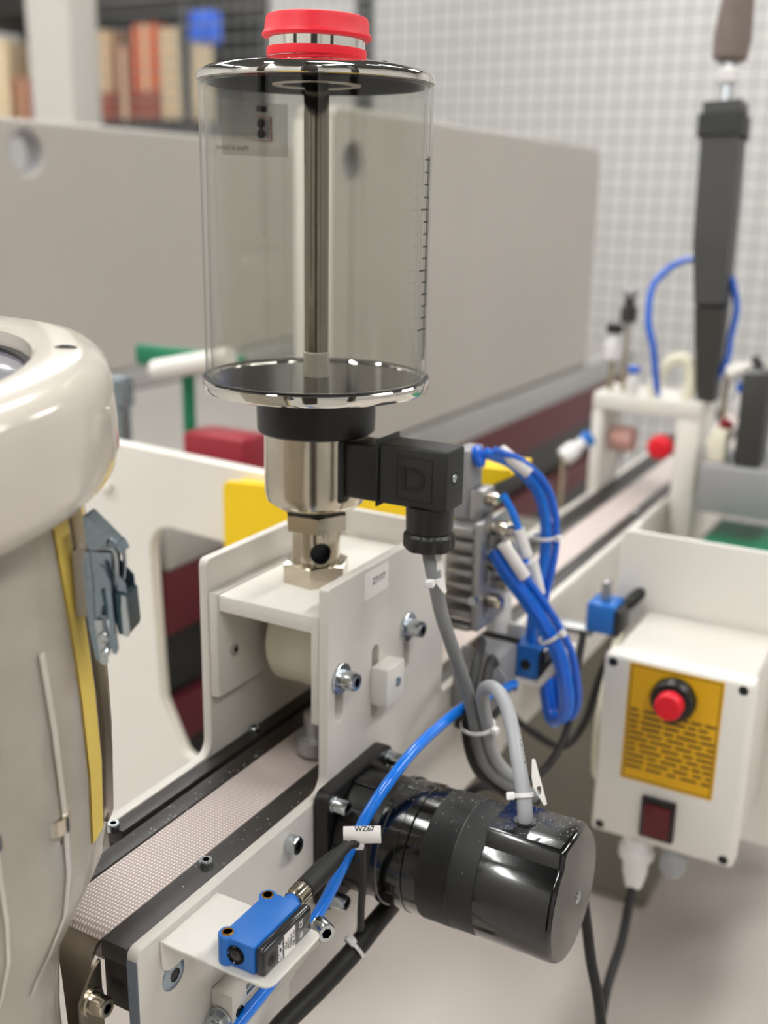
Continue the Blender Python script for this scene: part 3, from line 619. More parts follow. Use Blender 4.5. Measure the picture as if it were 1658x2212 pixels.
# pale grey motor cable
g2 = thing('motor_cable', 'pale grey cable arching out of the top of the black motor', 'cable', (107, 17, -112))
mcb = [(107.2, 17, -111), (107.0, 17.4, -106), (105.0, 20, -99), (101.8, 23.9, -92.5), (95.8, 31.4, -83.5), (89.3, 40.3, -75.6), (81.5, 50.3, -68.6), (73.3, 58.9, -64.7), (64.7, 65.9, -65.3), (57.8, 72.0, -72.0), (56.0, 77.0, -84), (56.8, 82.5, -98), (58.0, 88, -116.0), (62, 97, -132), (72, 109, -146)]
obj('sheath', B().tube(mcb, 3.9, seg=18), cgrey2, g2)
pt = Vector((94.6, 33.0, -82.2)); fn = facing(pt); dr = (Vector((98.8, 28, -88.2))-Vector((89.3, 40.3, -75.6))).normalized(); fn = (fn-dr*fn.dot(dr)).normalized()
obj('handwriting', text('1OM18', 4.6, pt+fn*2.9+CR*1.8, dr, fn.cross(dr), 0.05), ink, g2)
flag((107.5, 21, -88.5), rounded([(0.6, 11, .2), (2.2, 11, .2), (8.4, -11.5, .3), (6.8, -12.5, .3), (3.6, -6.5, .3), (1.2, -3, .3), (0.4, 2, .3)]), 1.0, 'white pointed flag on the pale grey motor cable', hole=[slot(4.2, -6.0, -3.6, 1.1, 6)], nrm=(0.55, -0.8, 0.3))
tie((104.3, 20.8, -97.4), (-0.3, 0.38, 0.85), 4.1, (-0.9, -0.3, 0.1), 'white cable tie clamping the flag just above the motor')

# big black cable below, and dark cables behind the motor
solo('thick_black_cable', B().tube([(-12, -100, -250), (4.6, -73.3, -228), (11, -57.2, -218), (18.8, -38.1, -208.7), (27, -18.5, -197), (30, 5.5, -190), (26, 45, -196), (18, 90, -215)], 5.6, seg=18), rubber, 'thick black cable curving below the gear motor', 'cable', (18, -38, -208))
tie((27.5, -17, -194.5), (0.3, 0.75, 0.4), 6.6, (0.2, -0.3, 1), 'white cable tie around the thick black cable under the motor', 1.8)
solo('black_cable', B().tube([(60, 240, -96), (62, 225, -120), (64.4, 207.5, -152), (63, 191, -166), (57, 175, -176), (50, 142, -172), (38, 124, -165), (24, 112, -176), (14, 92, -190)], 2.6), rubber, 'thin black cable looping back behind the motor', 'cable', (50, 142, -170))
solo('black_motor_lead', B().tube([(84, 78, -160), (100, 90, -168), (112, 98, -184), (121, 92, -210), (128, 87, -235), (135.7, 83, -258), (140, 86, -300), (142, 96, -400), (144, 110, -556)], 3.2), rubber, 'black cable dropping down behind the motor end cap', 'cable', (121, 92, -210))
solo('bundled_black_cable', B().tube([(15, 158, -86), (26, 140, -74), (38, 108, -70), (43.5, 88, -80), (44, 82, -98), (45, 84.5, -116), (49, 90, -133), (57, 99, -146), (70, 110, -158)], 3.2), rubber, 'black cable in the tied bundle left of the grey cable arch', 'cable', (45, 84, -110))
solo('bundled_grey_cable', B().tube([(29, 160, -100), (34, 140, -84), (44, 112, -76), (49, 94, -84), (50.5, 90, -98), (51.5, 93, -116), (55.5, 99, -132), (64, 108, -147), (78, 118, -160)], 3.0), rubber, 'charcoal cable at the back of the tied bundle', 'cable', (51, 90, -110))
tie((50.8, 82.5, -99.5), (0.05, 0.15, -1), 9.4, (0.95, -0.2, 0.1), 'white cable tie holding the bundle of cables beside the blue hose', 1.9)

# blue air hose
bh = thing('blue_air_hose', 'bright blue air hose crossing in front of the gear motor', 'hose', (29, -21, -125))
BP = [(11.3, -111.8, -191.6), (13.5, -100.1, -185), (17.2, -82.1, -176.6), (20.5, -62.4, -165.9), (23.3, -45.3, -154.9), (26.5, -32.6, -140.2), (29.2, -21.3, -125.2), (32.6, -10.7, -111.5), (36.6, 4.1, -99.7), (38.8, 25.7, -92.6), (40.3, 53.6, -90.2), (40, 87.1, -92.7), (38.7, 129.4, -102.8), (37, 172.4, -113.7)]
obj('hose', B().tube(BP, 3.1, seg=20), blue, bh)
def along(a, b_, s_, size, r):
    a, b_ = Vector(a), Vector(b_); d = (b_-a).normalized(); m = (a+b_)/2; n = facing(m); n = (n-d*n.dot(d)).normalized()
    return text(s_, size, m+n*r, d, n.cross(d), 0.06, bold=0.03)
obj('hose_print', along(BP[7], BP[8], 'PUN-4X0,75', 2.6, 3.35), ink, bh)
obj('hose_print', along(BP[2], BP[3], 'PUN-4X0,75', 2.4, 3.2), ink, bh)
# flag wrapped round the sensor lead
wf = thing('wrapped_flag', 'white curled flag wrapped round the sensor lead over the blue hose', 'tag', (42, -38, -108))
wc = Vector((42.0, -36.0, -108.5)); wa = (CR*0.98+CU*0.02).normalized()
wb = B().lathe([(4.6, -9), (5.1, -9), (5.1, 9.5), (4.6, 9.5)], wc, wa, 24, True, radians(-40), radians(150), up=facing(wc))
obj('sheet', wb, white, wf)
wn = facing(wc); wn = (wn-wa*wn.dot(wa)).normalized()
wd_ = (wn*0.86+Vector((0, 0, 1))*0.5); wd_ = (wd_-wa*wd_.dot(wa)).normalized(); xd_ = wa if wd_.cross(wa).z > 0 else -wa
obj('print', text('WZ67', 3.6, wc+wd_*5.25+wa*1.5, xd_, wd_.cross(xd_), 0.05, bold=0.04), ink, wf)
tie((40.5, -33.5, -112.5), (0.1, 0.3, -1), 2.6, (0.3, -0.9, -0.2), 'white cable tie hanging under the curled flag', 2.6)

# ================================================================= feeder hopper on the left
HC = Vector((-198.6, -159.3, 111.8)); HN = Vector((-0.01, -0.12, 1)).normalized(); HD = -HN
PV = Vector((277.2, -447.4, 197.4))
def hm(p):   # the shell narrows and leans forward towards its outlet
    p = Vector(p); s_ = (HC-p).dot(HN); k = 0.82 if s_ < 240 else (0.72 if s_ > 345 else 0.82-0.10*(s_-240)/105); return PV+(p-PV)*k
def hobj(name, bb, m, parent, *a, **k): bb.v = [tuple(hm(p)) for p in bb.v]; return obj(name, bb, m, parent, *a, **k)
ho = thing('feeder_hopper', 'large glossy cream hopper with round lid at the left edge', 'hopper', hm(HC+HD*60))
HL = lambda prof, seg=128, **k: B().lathe(prof, HC, HD, seg, **k)
lid = hobj('lid', HL([(112, 14), (115.5, 10), (116, 1.5), (118, -0.5), (136, 0), (144, 2.6), (149, 8), (150.6, 16), (150.6, 34), (149.6, 48), (147.4, 55), (144, 58), (142, 57), (146.4, 30), (146, 16), (140, 5), (118, 5), (117, 12)], closed=True), creamy, ho, 'glossy cream moulded lid')
hobj('lid_slit', B().tube([(-107.7, -72.3, 123.6), (-102.8, -70.7, 123.9), (-96.9, -68.9, 124.1)], 1.0, seg=8, rfun=lambda t: 0.3+0.8*sin(pi*t)), hexin, lid)
hobj('window_seal', HL([(112, 9), (116, 9), (116, 13.8), (112, 14)], closed=True), blackm, ho)
hobj('window', HL([(0.1, 11), (114, 11), (114, 13), (0.1, 13)]), lilac, ho, 'smoky round window in the lid')
hobj('shell', HL([(128.5, 62), (128.5, 118), (127.5, 158), (124.5, 202), (119.5, 242), (112, 270), (95.5, 302), (84, 322), (77, 336), (73.5, 354), (68.5, 386), (66.5, 406), (64, 622), (62, 622), (64.5, 406), (66.5, 386), (71.5, 354), (75, 336), (82, 322), (93.5, 302), (110, 270), (117.5, 242), (122.5, 202), (125.5, 158), (126.5, 118), (126.5, 62)], closed=True), skin, ho, 'milky see-through shell')
hobj('inner_bin', HL([(104, 66), (104, 200), (96, 250), (64, 318), (50, 345), (48, 540)]), creamy, ho, 'cream inner bin')
ua = Vector((0.63, -0.77, 0)); 
def azi(deg):  # azimuth about the hopper axis, measured from +x toward +y
    return radians(deg)
def hpatch(d0, d1, rows, t=1.0):
    b = B(); up = Vector((1, 0, 0)); b.lathe([(r, s_) for r, s_ in rows]+[(r+t, s_) for r, s_ in rows[::-1]], HC, HD, max(4, int(abs(d1-d0)/3)), True, radians(-d1), radians(-d0), up=up); return b
body = lambda e: [(128.6+e, 66), (128.6+e, 118), (127.6+e, 158), (124.6+e, 202), (119.6+e, 242)]
hobj('yellow_reflection', hpatch(17.5, 24, body(0.1)), amber, ho, 'pale yellow reflection painted as a vertical strip')  # reflection of the yellow cover, put on the shell as a coloured strip
hobj('joint_rail', hpatch(26, 31, body(0.1), 2.5), stain, ho, 'grey vertical joint rail')
ribrows = [(129.2, 118), (128.2, 158), (125.2, 202), (120.2, 242), (112.6, 270), (96.2, 302), (84.6, 322), (77.6, 336)]
hobj('highlight_rib', hpatch(6, 7.6, ribrows, 0.6), creamy, ho); hobj('highlight_rib', hpatch(-34, -32, ribrows, 0.6), creamy, ho); hobj('highlight_rib', hpatch(-12, -11, ribrows, 0.6), creamy, ho)  # slim ribs added to draw the thin white highlights down the shell
hobj('inner_tank', B().lathe([(0.1, 0), (30, 4), (42, 16), (44, 60), (38, 74), (0.1, 78)], HC+HD*300+Vector((-20, -20, 0)), HD, 40), mat('blue_grey_tank', (150, 154, 168), 0.4), ho)
hobj('level_tube', HL([(56, 380), (60, 384), (60, 600), (56, 600)]), cgrey2, ho, 'pale grey tube round the outlet')
hobj('inner_plate', hpatch(-6, 12, [(116, 128), (114, 170)], 1.5), grey, ho); hobj('inner_plate', hpatch(-30, -16, [(116, 96), (114, 150)], 1.5), cgrey2, ho)
hobj('cross_band', hpatch(-60, 16, [(117, 112), (117, 120)], 1.5), paintw, ho); hobj('inner_post', hpatch(-9, -7, [(117, 120), (110, 230), (88, 300)], 2), paintw, ho)
hobj('inner_post', hpatch(-45, -42, [(117, 70), (110, 230), (88, 300)], 2), olive, ho)
for a_, s_ in ((-8, 150), (-12, 190), (6, 205), (-25, 240)):
    pp = HC+HD*s_+Matrix.Rotation(radians(a_), 3, HN)@Vector((118, 0, 0))
    hobj('inner_fitting', B().lathe([(3, 0), (9, 0), (9, 8), (5, 10), (5, 16)], pp, (0, 0, -1), 20), nickel, ho)
hobj('support_ring', HL([(64.2, 605), (84, 605), (84, 624), (64.2, 624)], closed=True), stain, ho)
sp_ = hm(HC+HD*620)
for k in range(3):
    a = radians(100+120*k); q = sp_+Vector((56*cos(a), 56*sin(a), 0)); obj('leg', B().tube([q, (q.x, q.y, -560)], 8, smooth=False), postm, ho)

# toggle latch on the hopper joint
lo = Vector((-69, -96, 54)); la_ = thing('toggle_latch', 'zinc toggle latch clamping the hopper joint', 'latch', hm(lo))
lr = Vector((0.925, 0.38, 0)); lt_ = Vector((-0.38, 0.925, 0))
def LP(poly, t0, t1): # poly in picture pixels -> side profile
    f = lambda u, v, w: lo+lr*((u-203)/4.6)+Vector((0, 0, 1))*(-(v-1102)/4.72)+lt_*w
    return B().prism(poly, t0, t1, f)
hobj('hook_plate', LP([(200, 1100), (207, 1100), (262, 1158), (266, 1170), (212, 1176), (204, 1164)], -6, 6), zincb, la_)
hobj('hook_lip', LP([(262, 1158), (270, 1160), (280, 1180), (276, 1183), (266, 1168)], -5, 5), zincb, la_)
hobj('rivet', B().lathe([(2.4, 0), (2.2, 1), (1.2, 1.6), (.1, 1.7)], lo+lr*12.2+Vector((0, 0, -11.8))-lt_*6, -lt_, 20), zincb, la_)
hobj('draw_loop', B().tube([lo+lr*x+Vector((0, 0, z))+lt_*w_ for x, z, w_ in ((3, -15, -5), (11, -14.4, -5.4), (13.4, -17, -5.4), (13.2, -30, -5.6), (9, -44, -4))], 1.0), zinc, la_)
hobj('draw_loop', B().tube([lo+lr*x+Vector((0, 0, z))+lt_*w_ for x, z, w_ in ((3, -15, 5), (11, -14.4, 5.4), (13.4, -17, 5.4), (13.2, -30, 5.6), (9, -44, 4))], 1.0), zinc, la_)
hobj('base_plate', LP([(196, 1210), (203, 1176), (212, 1180), (216, 1250), (214, 1330), (222, 1430), (212, 1426), (200, 1350)], -7, 7), zincb, la_)
hobj('side_cheek', LP([(208, 1178), (258, 1178), (256, 1212), (284, 1246), (286, 1270), (262, 1278), (232, 1300), (222, 1345), (214, 1345), (210, 1260)], -6.4, -5.2), zincb, la_)
hobj('side_cheek', LP([(208, 1178), (258, 1178), (256, 1212), (284, 1246), (286, 1270), (262, 1278), (232, 1300), (222, 1345), (214, 1345), (210, 1260)], 5.2, 6.4), zincb, la_)
hobj('lever', LP([(234, 1262), (280, 1268), (287, 1276), (291, 1352), (288, 1363), (268, 1361), (262, 1330), (244, 1330)], -8, 8), mat('dark_teal_zinc', (70, 92, 100), 0.25, 1, 0.2), la_)
hobj('lever_edge', LP([(280, 1268), (288, 1274), (293, 1352), (290, 1364), (280, 1363), (278, 1300)], -9, -7.4), zinc, la_)
hobj('finger', LP([(238, 1200), (247, 1204), (260, 1240), (264, 1330), (268, 1392), (264, 1404), (256, 1402), (250, 1370), (252, 1300), (248, 1250)], -10.5, -8.8), zincb, la_)
hobj('tail_plate', LP([(218, 1330), (234, 1330), (240, 1430), (237, 1434), (226, 1432)], -9, -7), zinc, la_)
hobj('pin', B().lathe([(2.6, 0), (2.6, 1.4), (1.6, 2.2)], lo+lr*7.4+Vector((0, 0, -56))-lt_*8.8, -lt_, 20), zinc, la_)
hobj('pin', B().lathe([(2.2, 0), (2.2, 1.4), (1.4, 2.2)], lo+lr*7.8+Vector((0, 0, -64))-lt_*8.8, -lt_, 20), zinc, la_)
hobj('mount_foot', LP([(170, 1180), (204, 1180), (204, 1330), (170, 1330)], -5, 5), stain, la_)

db = B(); random.seed(3)
for k in range(70):
    p = Vector((random.choice([random.gauss(-56, 1.2), random.uniform(-65, -56), random.uniform(-20, -8)]), random.uniform(-120, 20), 0)); p.z = -117.15 if p.x < -55 else -116.75
    if p.x > -55.2 and p.x < -50: p.z = -117.9
    q = random.uniform(0.15, 0.5); db.add([p+Vector((q, 0, 0)), p+Vector((-q*.5, q, 0)), p+Vector((-q*.5, -q, 0)), p+Vector((0, 0, q))], [(0, 1, 2), (0, 1, 3), (1, 2, 3), (2, 0, 3)])
obj('dust', db, white, cv, 'white crumbs along the guide bar', kind='stuff')
# stainless nose cover at the belt end
nc = thing('nose_cover', 'bent stainless nose cover with a cap screw at the belt end', 'cover', (-36, -165, -150))
nb_ = B(); rows = [(-152.6, -118.2, -52), (-155, -119.4, -49.5), (-157.4, -122.5, -45.5), (-158.8, -128, -41.5), (-159, -140, -40), (-159, -188, -37)]
nv = [(x, y, z) for y, z, x0 in rows for x in (x0, -22)]+[(x, y+1.4, z-1.0) for y, z, x0 in rows for x in (x0, -22)]; n6 = len(rows); nf = []
for k in range(n6-1): nf += [(2*k, 2*k+1, 2*k+3, 2*k+2), (2*n6+2*k, 2*n6+2*k+2, 2*n6+2*k+3, 2*n6+2*k+1), (2*k, 2*k+2, 2*n6+2*k+2, 2*n6+2*k), (2*k+1, 2*n6+2*k+1, 2*n6+2*k+3, 2*k+3)]
nf += [(0, 2*n6, 2*n6+1, 1), (2*n6-2, 2*n6-1, 4*n6-1, 4*n6-2)]
obj('sheet', nb_.add(nv, nf), stain, nc)
obj('side_wing', B().prism([(-168, -188), (-168, -141), (-160, -130), (-154.5, -126), (-154.5, -188)], -21.8, -20.4, YZ), stain, nc)
screw(nc, (-20.4, -161, -143.5), (1, 0, 0), 4.6, 7.5, 6.2, 1.4, m=nickel)

# ================================================================= behind: valve block, hoses, brackets
vb = thing('valve_manifold', 'finned cast aluminium valve block behind the solenoid plug', 'valve block', (0, 175, -76))
fb = B().box(-14, 6, 168, 205, -74, -9, 1)
core = obj('core', fb, alu, vb)
fin0 = obj('fin', B().box(-17, 9, 158, 168, -12, -8, 0.8), alu, vb)
copies(fin0, vb, [(0, 0, -9.4*k) for k in range(1, 8)])
obj('end_frame', plate(rounded([(160, -78, 2), (206, -78, 2), (206, -4, 2), (160, -4, 2)]), [slot(172, -24+0, -16, 3, 6), slot(172, -46, -38, 3, 6), slot(172, -68, -60, 3, 6)], 9, 14, YZ, 0.5), alu, vb)
fit0 = obj('push_fitting', B().lathe([(4.5, 0), (5, 1), (5, 8), (3.4, 10)], (14, 190, -14), (1, 0, 0), 20), nickel, vb)
copies(fit0, vb, [(0, 0, -12), (0, 0, -25), (0, 0, -38), (0, -12, 3), (0, -12, -22), (0, -14, -46)])
obj('mount_bar', B().box(0.3, 8, 205.2, 235, -200, -60, 1), paint, vb)
bc = obj('bolt_row', B().lathe([(3, 0), (3, 5)], (11.5, 160, -55), (0, -1, 0), 16), zinc, vb)
ac_ = thing('air_cylinder', 'grey square air cylinder with blue print below the valve block', 'cylinder', (12, 165, -150))
obj('barrel', B().box(0.4, 28, 152, 200, -132, -96, 3), grey, ac_)
obj('end_block', B().box(0.4, 28, 200.3, 204.9, -134, -94, 2), blackm, ac_)
obj('blue_print', B().box(3, 9, 151.7, 151.95, -108, -104).box(10, 20, 151.7, 151.95, -113, -109), sickb, ac_)
obj('foot_plate', B().box(0.3, 20, 160, 200, -150, -132.4, 1), blackm, ac_)
obj('hinge_bracket', plate(rounded([(8, -100, 2), (34, -118, 3), (40, -100, 3), (26, -84, 2), (8, -84, 2)]), [], 150, 151.6, XZ, 0.3), grey, ac_)

obj('valve_bridge', B().box(-3.8, 6, 178, 198, -8.7, 12, 1), alu, vb)
obj('valve_tower', B().box(-16, -4, 176, 200, -8.7, 38, 2), grey, vb)
obj('push_fitting', B().lathe([(4, 0), (5, 1), (5, 6), (3.4, 8)], (6.1, 186, 6), (1, 0, 0), 20), nickel, vb)
obj('push_fitting', B().lathe([(6.5, 0), (7.5, 1), (7.5, 4), (4, 6)], (-4, 186, 32), (0.8, 0.1, 0.3), 20), blued, vb)
dc = thing('shade_cabinet', 'added olive grey cabinet standing in for shade under the narrow conveyor behind the gear motor', 'cabinet', (-120, 700, -560))  # added body whose dark olive colour stands in for shade
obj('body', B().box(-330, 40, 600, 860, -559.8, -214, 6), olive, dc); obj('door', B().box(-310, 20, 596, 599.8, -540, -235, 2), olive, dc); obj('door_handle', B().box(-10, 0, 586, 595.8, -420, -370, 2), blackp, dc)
# yellow covers, white plate with opening
yc = thing('yellow_cover', 'bright yellow sheet cover behind the lubricator bracket', 'cover', (-150, 240, -200))
obj('front_sheet', plate(rounded([(-240, -260, 2), (-52, -260, 2), (-52, -14, 4), (-240, -27, 6)]), [], 226, 232, XZ, 0.6), yellow, yc)
obj('top_sheet', B().box(-239.5, -52.5, 232.2, 255.6, -34, -31, 0.5), yellow, yc)
obj('side_sheet', B().box(-240, -237, 232.2, 255.7, -258, -35), yellow, yc)
yg = thing('yellow_guard', 'small yellow folded guard right of the solenoid plug', 'guard', (-20, 240, -20))
obj('sheet', plate(rounded([(-50, -30, 0), (-30, -30, 0), (-24, -5, 0), (8, 13, 1), (6, 17, 1), (-26, 16, 1), (-50, 10, 1)]), [], 222, 226, XZ, 0.5), yellow, yg)
obj('fold', B().prism([(-50, 10), (-26, 16), (6, 17), (6, 14.5), (-26, 13.5), (-50, 7.5)], 226.2, 262, XZ), yellow, yg)
wp = thing('white_machine_plate', 'white welded plate with large chamfered opening behind the conveyor', 'plate', (-330, 262, -560))
obj('plate', plate(rounded([(-520, -559.5, 0), (-212, -559.5, 0), (-212, -25, 10), (-380, -19, 10), (-520, -19, 10)]), [rounded([(-346, -86, 24), (-240, -92, 10), (-240, -330, 10), (-316, -306, 10), (-340, -256, 22)])], 256, 268, XZ, 1), panelw, wp)
for x in (-500, -390): obj('bolt', B().lathe([(6, 0), (6, 5), (4, 7)], (x, 256, -60), (0, -1, 0), 16), paintw, wp)
wc_ = thing('wide_conveyor', 'wide grey conveyor with dark red side beams running behind the machine', 'conveyor', (-600, 1000, -560))
obj('side_beam', B().box(-362, -350, 280, 1740, -206, -141, 3), dred, wc_)
obj('side_beam', B().box(-862, -850, 280, 1740, -177, -100, 3), dred, wc_)
obj('belt', B().box(-848, -364, 280, 1740, -130, -100, 4), greyb, wc_)
obj('edge_rail', B().box(-370, -346, 280, 1740, -140.6, -97, 3), aluf, wc_)
obj('edge_rail', B().box(-862, -846, 280, 1740, -99, -70, 3), aluf, wc_)
obj('lower_beam', B().box(-372, -358, 280, 1740, -330, -280, 3), dred, wc_)
obj('black_skirt', B().box(-380, -373, 280, 1740, -560, -206, 1), blackp, wc_)
obj('black_skirt', B().box(-845, -838, 280, 1740, -560, -178, 1), blackp, wc_)
obj('end_board', B().box(-837, -381, 300, 306, -540, -131, 1), blackp, wc_)
rb = solo('red_end_block', B().box(-428, -352.5, 405, 450, -96.8, -42, 4), bred, 'crimson block on the wide conveyor left of the lubricator', 'block', (-410, 425, -62))
def sidepanel(name, label, x, y0, y1, z0, z1, hy, hz, hr, t_=34):
    t = thing(name, label, 'panel', (x, y0, z0), 'tall side panels of the wide conveyor')
    pl_ = plate(rounded([(y0, z0, 2), (y1, z0, 2), (y1, z1-8, 30), (y0, z1, 14)]), [circle(hy, hz, hr, 32)], x-t_, x, YZ, 4)
    obj('panel', pl_, panelm, t)
    obj('painted_lit_end', B().box(x-t_+0.5, x-1, y0-2.5, y0+0.2, z0+12, z1-14, 1), panelw, t)  # same paint as the panel; white here paints the light on its end
    obj('hole_bush', B().lathe([(hr-2, 0), (hr-.1, 0), (hr-.1, t_*0.8), (hr-2, t_*.8)], (x-t_*0.9, hy, hz), (1, 0, 0), 32, True), grey, t)
    return t
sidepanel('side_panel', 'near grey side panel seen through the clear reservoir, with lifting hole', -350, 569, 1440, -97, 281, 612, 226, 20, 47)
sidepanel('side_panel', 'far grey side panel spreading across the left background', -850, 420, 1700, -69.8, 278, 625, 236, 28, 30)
solo('green_part', B().box(-545, -400, 470, 482, 8, 30, 4).box(-480, -470, 470.5, 481.5, -99.8, 8, 1), green, 'green part on the wide conveyor right of the hopper lid', 'part', (-530, 450, -62))
solo('white_rod_part', B().tube([(-500, 452, 8), (-400, 452, 30)], 11, smooth=False), paintw, 'white slanted rod beside the green part', 'rod', (-450, 452, 20))
solo('small_steel_joint', B().lathe([(6, 0), (12, 4), (12, 72), (16, 76), (16, 102), (4, 106)], (-515, 410, -99.8), seg=20), zincb, 'bluish steel joint below the green part', 'joint', (-426, 318, -62))
# blue hose bundles
def bundle(base, offs, label, r=2.6, grp=None):
    for k, o_ in enumerate(offs):
        label_ = (label[k] if isinstance(label, (list, tuple)) else label)
        solo('blue_air_hose', B().tube([Vector(p)+Vector(o_) for p in base], r, seg=12, res=6), blued if k % 2 else blue, label_, 'hose', base[len(base)//2], grp)
T1 = [(3, 186, 37), (17.5, 200, 28.3), (30.3, 211, 12), (36.8, 214.2, -6.9), (39, 213.9, -29.1), (37.4, 211.4, -51.6), (35, 208.3, -74.5), (35.4, 206.7, -97.6)]
bundle(T1, [(0, 0, 0), (5, 2, 1), (-4, 4, -3)], ['middle blue hose of the bundle arching over the valve block', 'outer blue hose of the bundle arching over the valve block', 'innermost blue hose of the bundle arching over the valve block'], grp='blue hoses arching over the valve block')
T2 = [(16, 186, 10), (22, 186, 2), (26.3, 187.7, -8.2), (31, 190, -27.3), (35, 193, -46.7), (38.4, 195.3, -60), (44, 199, -74.6)]
bundle(T2, [(0, 0, 0)], 'single blue hose from the top fitting of the valve block')
T3 = [(20, 176, -24.4), (29, 178, -38.6), (40, 182, -53.5), (52.6, 186, -72), (62.4, 191.2, -92.4), (67.5, 194.8, -115.8), (67.5, 199.7, -134), (62, 204, -147), (54, 210, -148), (48, 216, -138), (44, 222, -127)]
bundle(T3, [(0, 0, 0), (4.4, 2, 2.5), (-4.4, -2, -3), (-2, -5, 1)], ['central blue hose of the bundle sweeping down right of the valve block', 'outermost blue hose of the bundle sweeping down right of the valve block', 'lowest blue hose of the bundle sweeping down right of the valve block', 'blue hose nearest the camera in the bundle sweeping down from the valve block'], grp='blue hoses sweeping down right of the valve block')
for p, ax, lb_ in (((37, 213, -22), (0.1, 0, -1), 'pale cable tie around the arching blue hoses'), ((55, 187.5, -80), (0.5, 0.2, -0.8), 'pale cable tie around the sweeping blue hoses')):
    tie(p, ax, 8.6, (1, -0.3, 0), lb_)
for p, q_, lb_ in (((10, 194, 37), (26, 205, 22), 'white marker sleeve on the topmost blue hoses'), ((28, 187, -12), (33.5, 190, -30), 'white marker sleeve on the single blue hose'), ((37, 191, -34), (42, 195, -56), 'white marker sleeve right of the single blue hose'), ((24, 172, -18), (38, 178, -40), 'white marker sleeve on the sweeping blue hoses')):
    solo('marker_sleeve', B().tube([p, q_], 4.2, smooth=False), white, lb_, 'sleeve', p)

# U-bracket with blue sensor
ub = thing('u_bracket', 'bent white bracket carrying a blurred blue sensor beside the hoses', 'bracket', (30, 205, -120))
obj('base_sheet', B().box(0.2, 46, 196, 232, -124, -121, 1), paintw, ub)
obj('end_ear', B().prism([(46, -124), (58, -108), (60, -100), (57, -98), (45, -118), (44, -121)], 196, 226, XZ), paintw, ub)
obj('back_ear', B().box(6, 22, 229, 232, -121, -96, 1), paintw, ub)
bs = thing('light_sensor', 'blurred blue sensor sitting in the bent white bracket', 'sensor', (32, 212, -121))
obj('housing', B().box(24, 43, 199, 222, -120.8, -97, 2), sickb, bs); obj('cover', B().box(43.2, 48, 199, 222, -120.8, -99, 1.5), smoke, bs)
obj('lens', B().lathe([(0.5, 0.2), (3.5, 0.3), (4, 0)], (34, 199, -111), (0, -1, 0), 20), blackg, bs)
b2 = thing('light_sensor', 'second blurred blue sensor further up near the control box', 'sensor', (44, 330, -125))
obj('housing', B().box(36, 58, 318, 345, -128, -104, 2), sickb, b2); obj('cover', B().box(58.2, 63, 318, 345, -128, -106, 1.5), smoke, b2)
obj('mount', B().box(0.2, 40, 322, 340, -134, -128.5, 1), alu, b2); obj('stud', B().box(44, 50, 326, 336, -103.8, -88, 1), alu, b2)
obj('plug', B().tube([(60, 345, -110), (72, 362, -96), (78, 374, -88)], 5), blackm, b2)
solo('cream_cable', B().tube([(60, 330, -128), (64, 296, -150), (67, 272, -176), (68, 268, -205), (64, 290, -232), (50, 330, -250)], 3.6), cream, 'cream cable hanging left of the control box', 'cable', (72, 255, -170))
solo('round_black_knob', B().lathe([(3, 0), (9, 2), (9, 12), (12, 14), (12, 22), (4, 24)], (0.2, 300, -150), (1, 0, 0), 24), blackm, 'round black knob on the conveyor side behind the blue hoses', 'knob', (10, 300, -150))
solo('dark_cable_loop', B().tube([(58, 345, -128), (52, 318, -160), (50, 290, -190), (40, 270, -204), (14, 262, -192), (0.3, 260, -182)], 3), rubber, 'dark cable drooping from the second blue sensor', 'cable', (50, 290, -190))

# control box
cb = thing('control_box', 'white control box with red push button on a yellow label', 'control box', (125, 300, -256))
obj('lid', B().box(73, 176, 250, 268, -253, -111.5, 3.5, 3), paintw, cb)
obj('case', B().box(75, 174, 268.3, 352, -251, -113.5, 4, 3), paint, cb)
for x, z in ((79.8, -117.5), (169, -117.5), (79.8, -247), (169, -247)): obj('lid_screw', B().lathe([(0.5, 0.1), (2.8, 0.3), (3.4, 0)], (x, 250, z), (0, -1, 0), 18), hexin, cb)
ylb = obj('warning_label', B().box(92, 157, 249.6, 249.95, -204, -114.5, 0), yellowl, cb, 'yellow printed warning label')
pb_ = B()
for k in range(11):
    z = -150-k*4.4; x = 95
    while x < 152:
        l = random.uniform(5, 16); pb_.box(x, min(154.5, x+l), 249.45, 249.58, z, z+1.7); x += l+random.uniform(1.5, 4)
for x0, x1, z0, z1 in ((93.5, 155.5, -202.4, -201.8), (93.5, 155.5, -116.6, -116), (93.5, 94.1, -202.4, -116), (154.9, 155.5, -202.4, -116)): pb_.box(x0, x1, 249.45, 249.58, z0, z1)
obj('label_print', pb_, ink, ylb)
btn = obj('button_collar', B().lathe([(15.5, 0), (15.5, 6), (13.5, 9), (12, 9.4)], (124.6, 249.5, -134), (0, -1, 0), 40), blackp, cb)
obj('push_button', B().lathe([(9.5, 8), (9.5, 17), (8.4, 18.6), (.1, 19)], (124.6, 249.5, -134), (0, -1, 0), 40), red, btn, 'red push button')
sw = obj('switch_frame', B().box(109.5, 134, 246.5, 249.8, -245, -213, 1), blackp, cb)
obj('rocker', B().box(112.5, 131, 243.5, 246.3, -242, -217, 1), mat('dark_red_rocker', (92, 18, 24), 0.3), sw, 'dark red rocker')
gd = obj('cable_gland', B().lathe([(11, 0), (11, -9), (13, -10), (13, -18), (9, -24), (9, -32), (6, -44)], (106, 262, -253.4), seg=24), nylon, cb)
obj('cable_gland', B().lathe([(8, 0), (8, -6), (9.5, -8), (9.5, -20), (5, -26)], (133, 262, -253.4), seg=24), cgrey2, cb)
obj('port_cap', B().lathe([(7, 0), (7, -5), (5, -7)], (160, 275, -253.4), seg=20), zincb, cb)
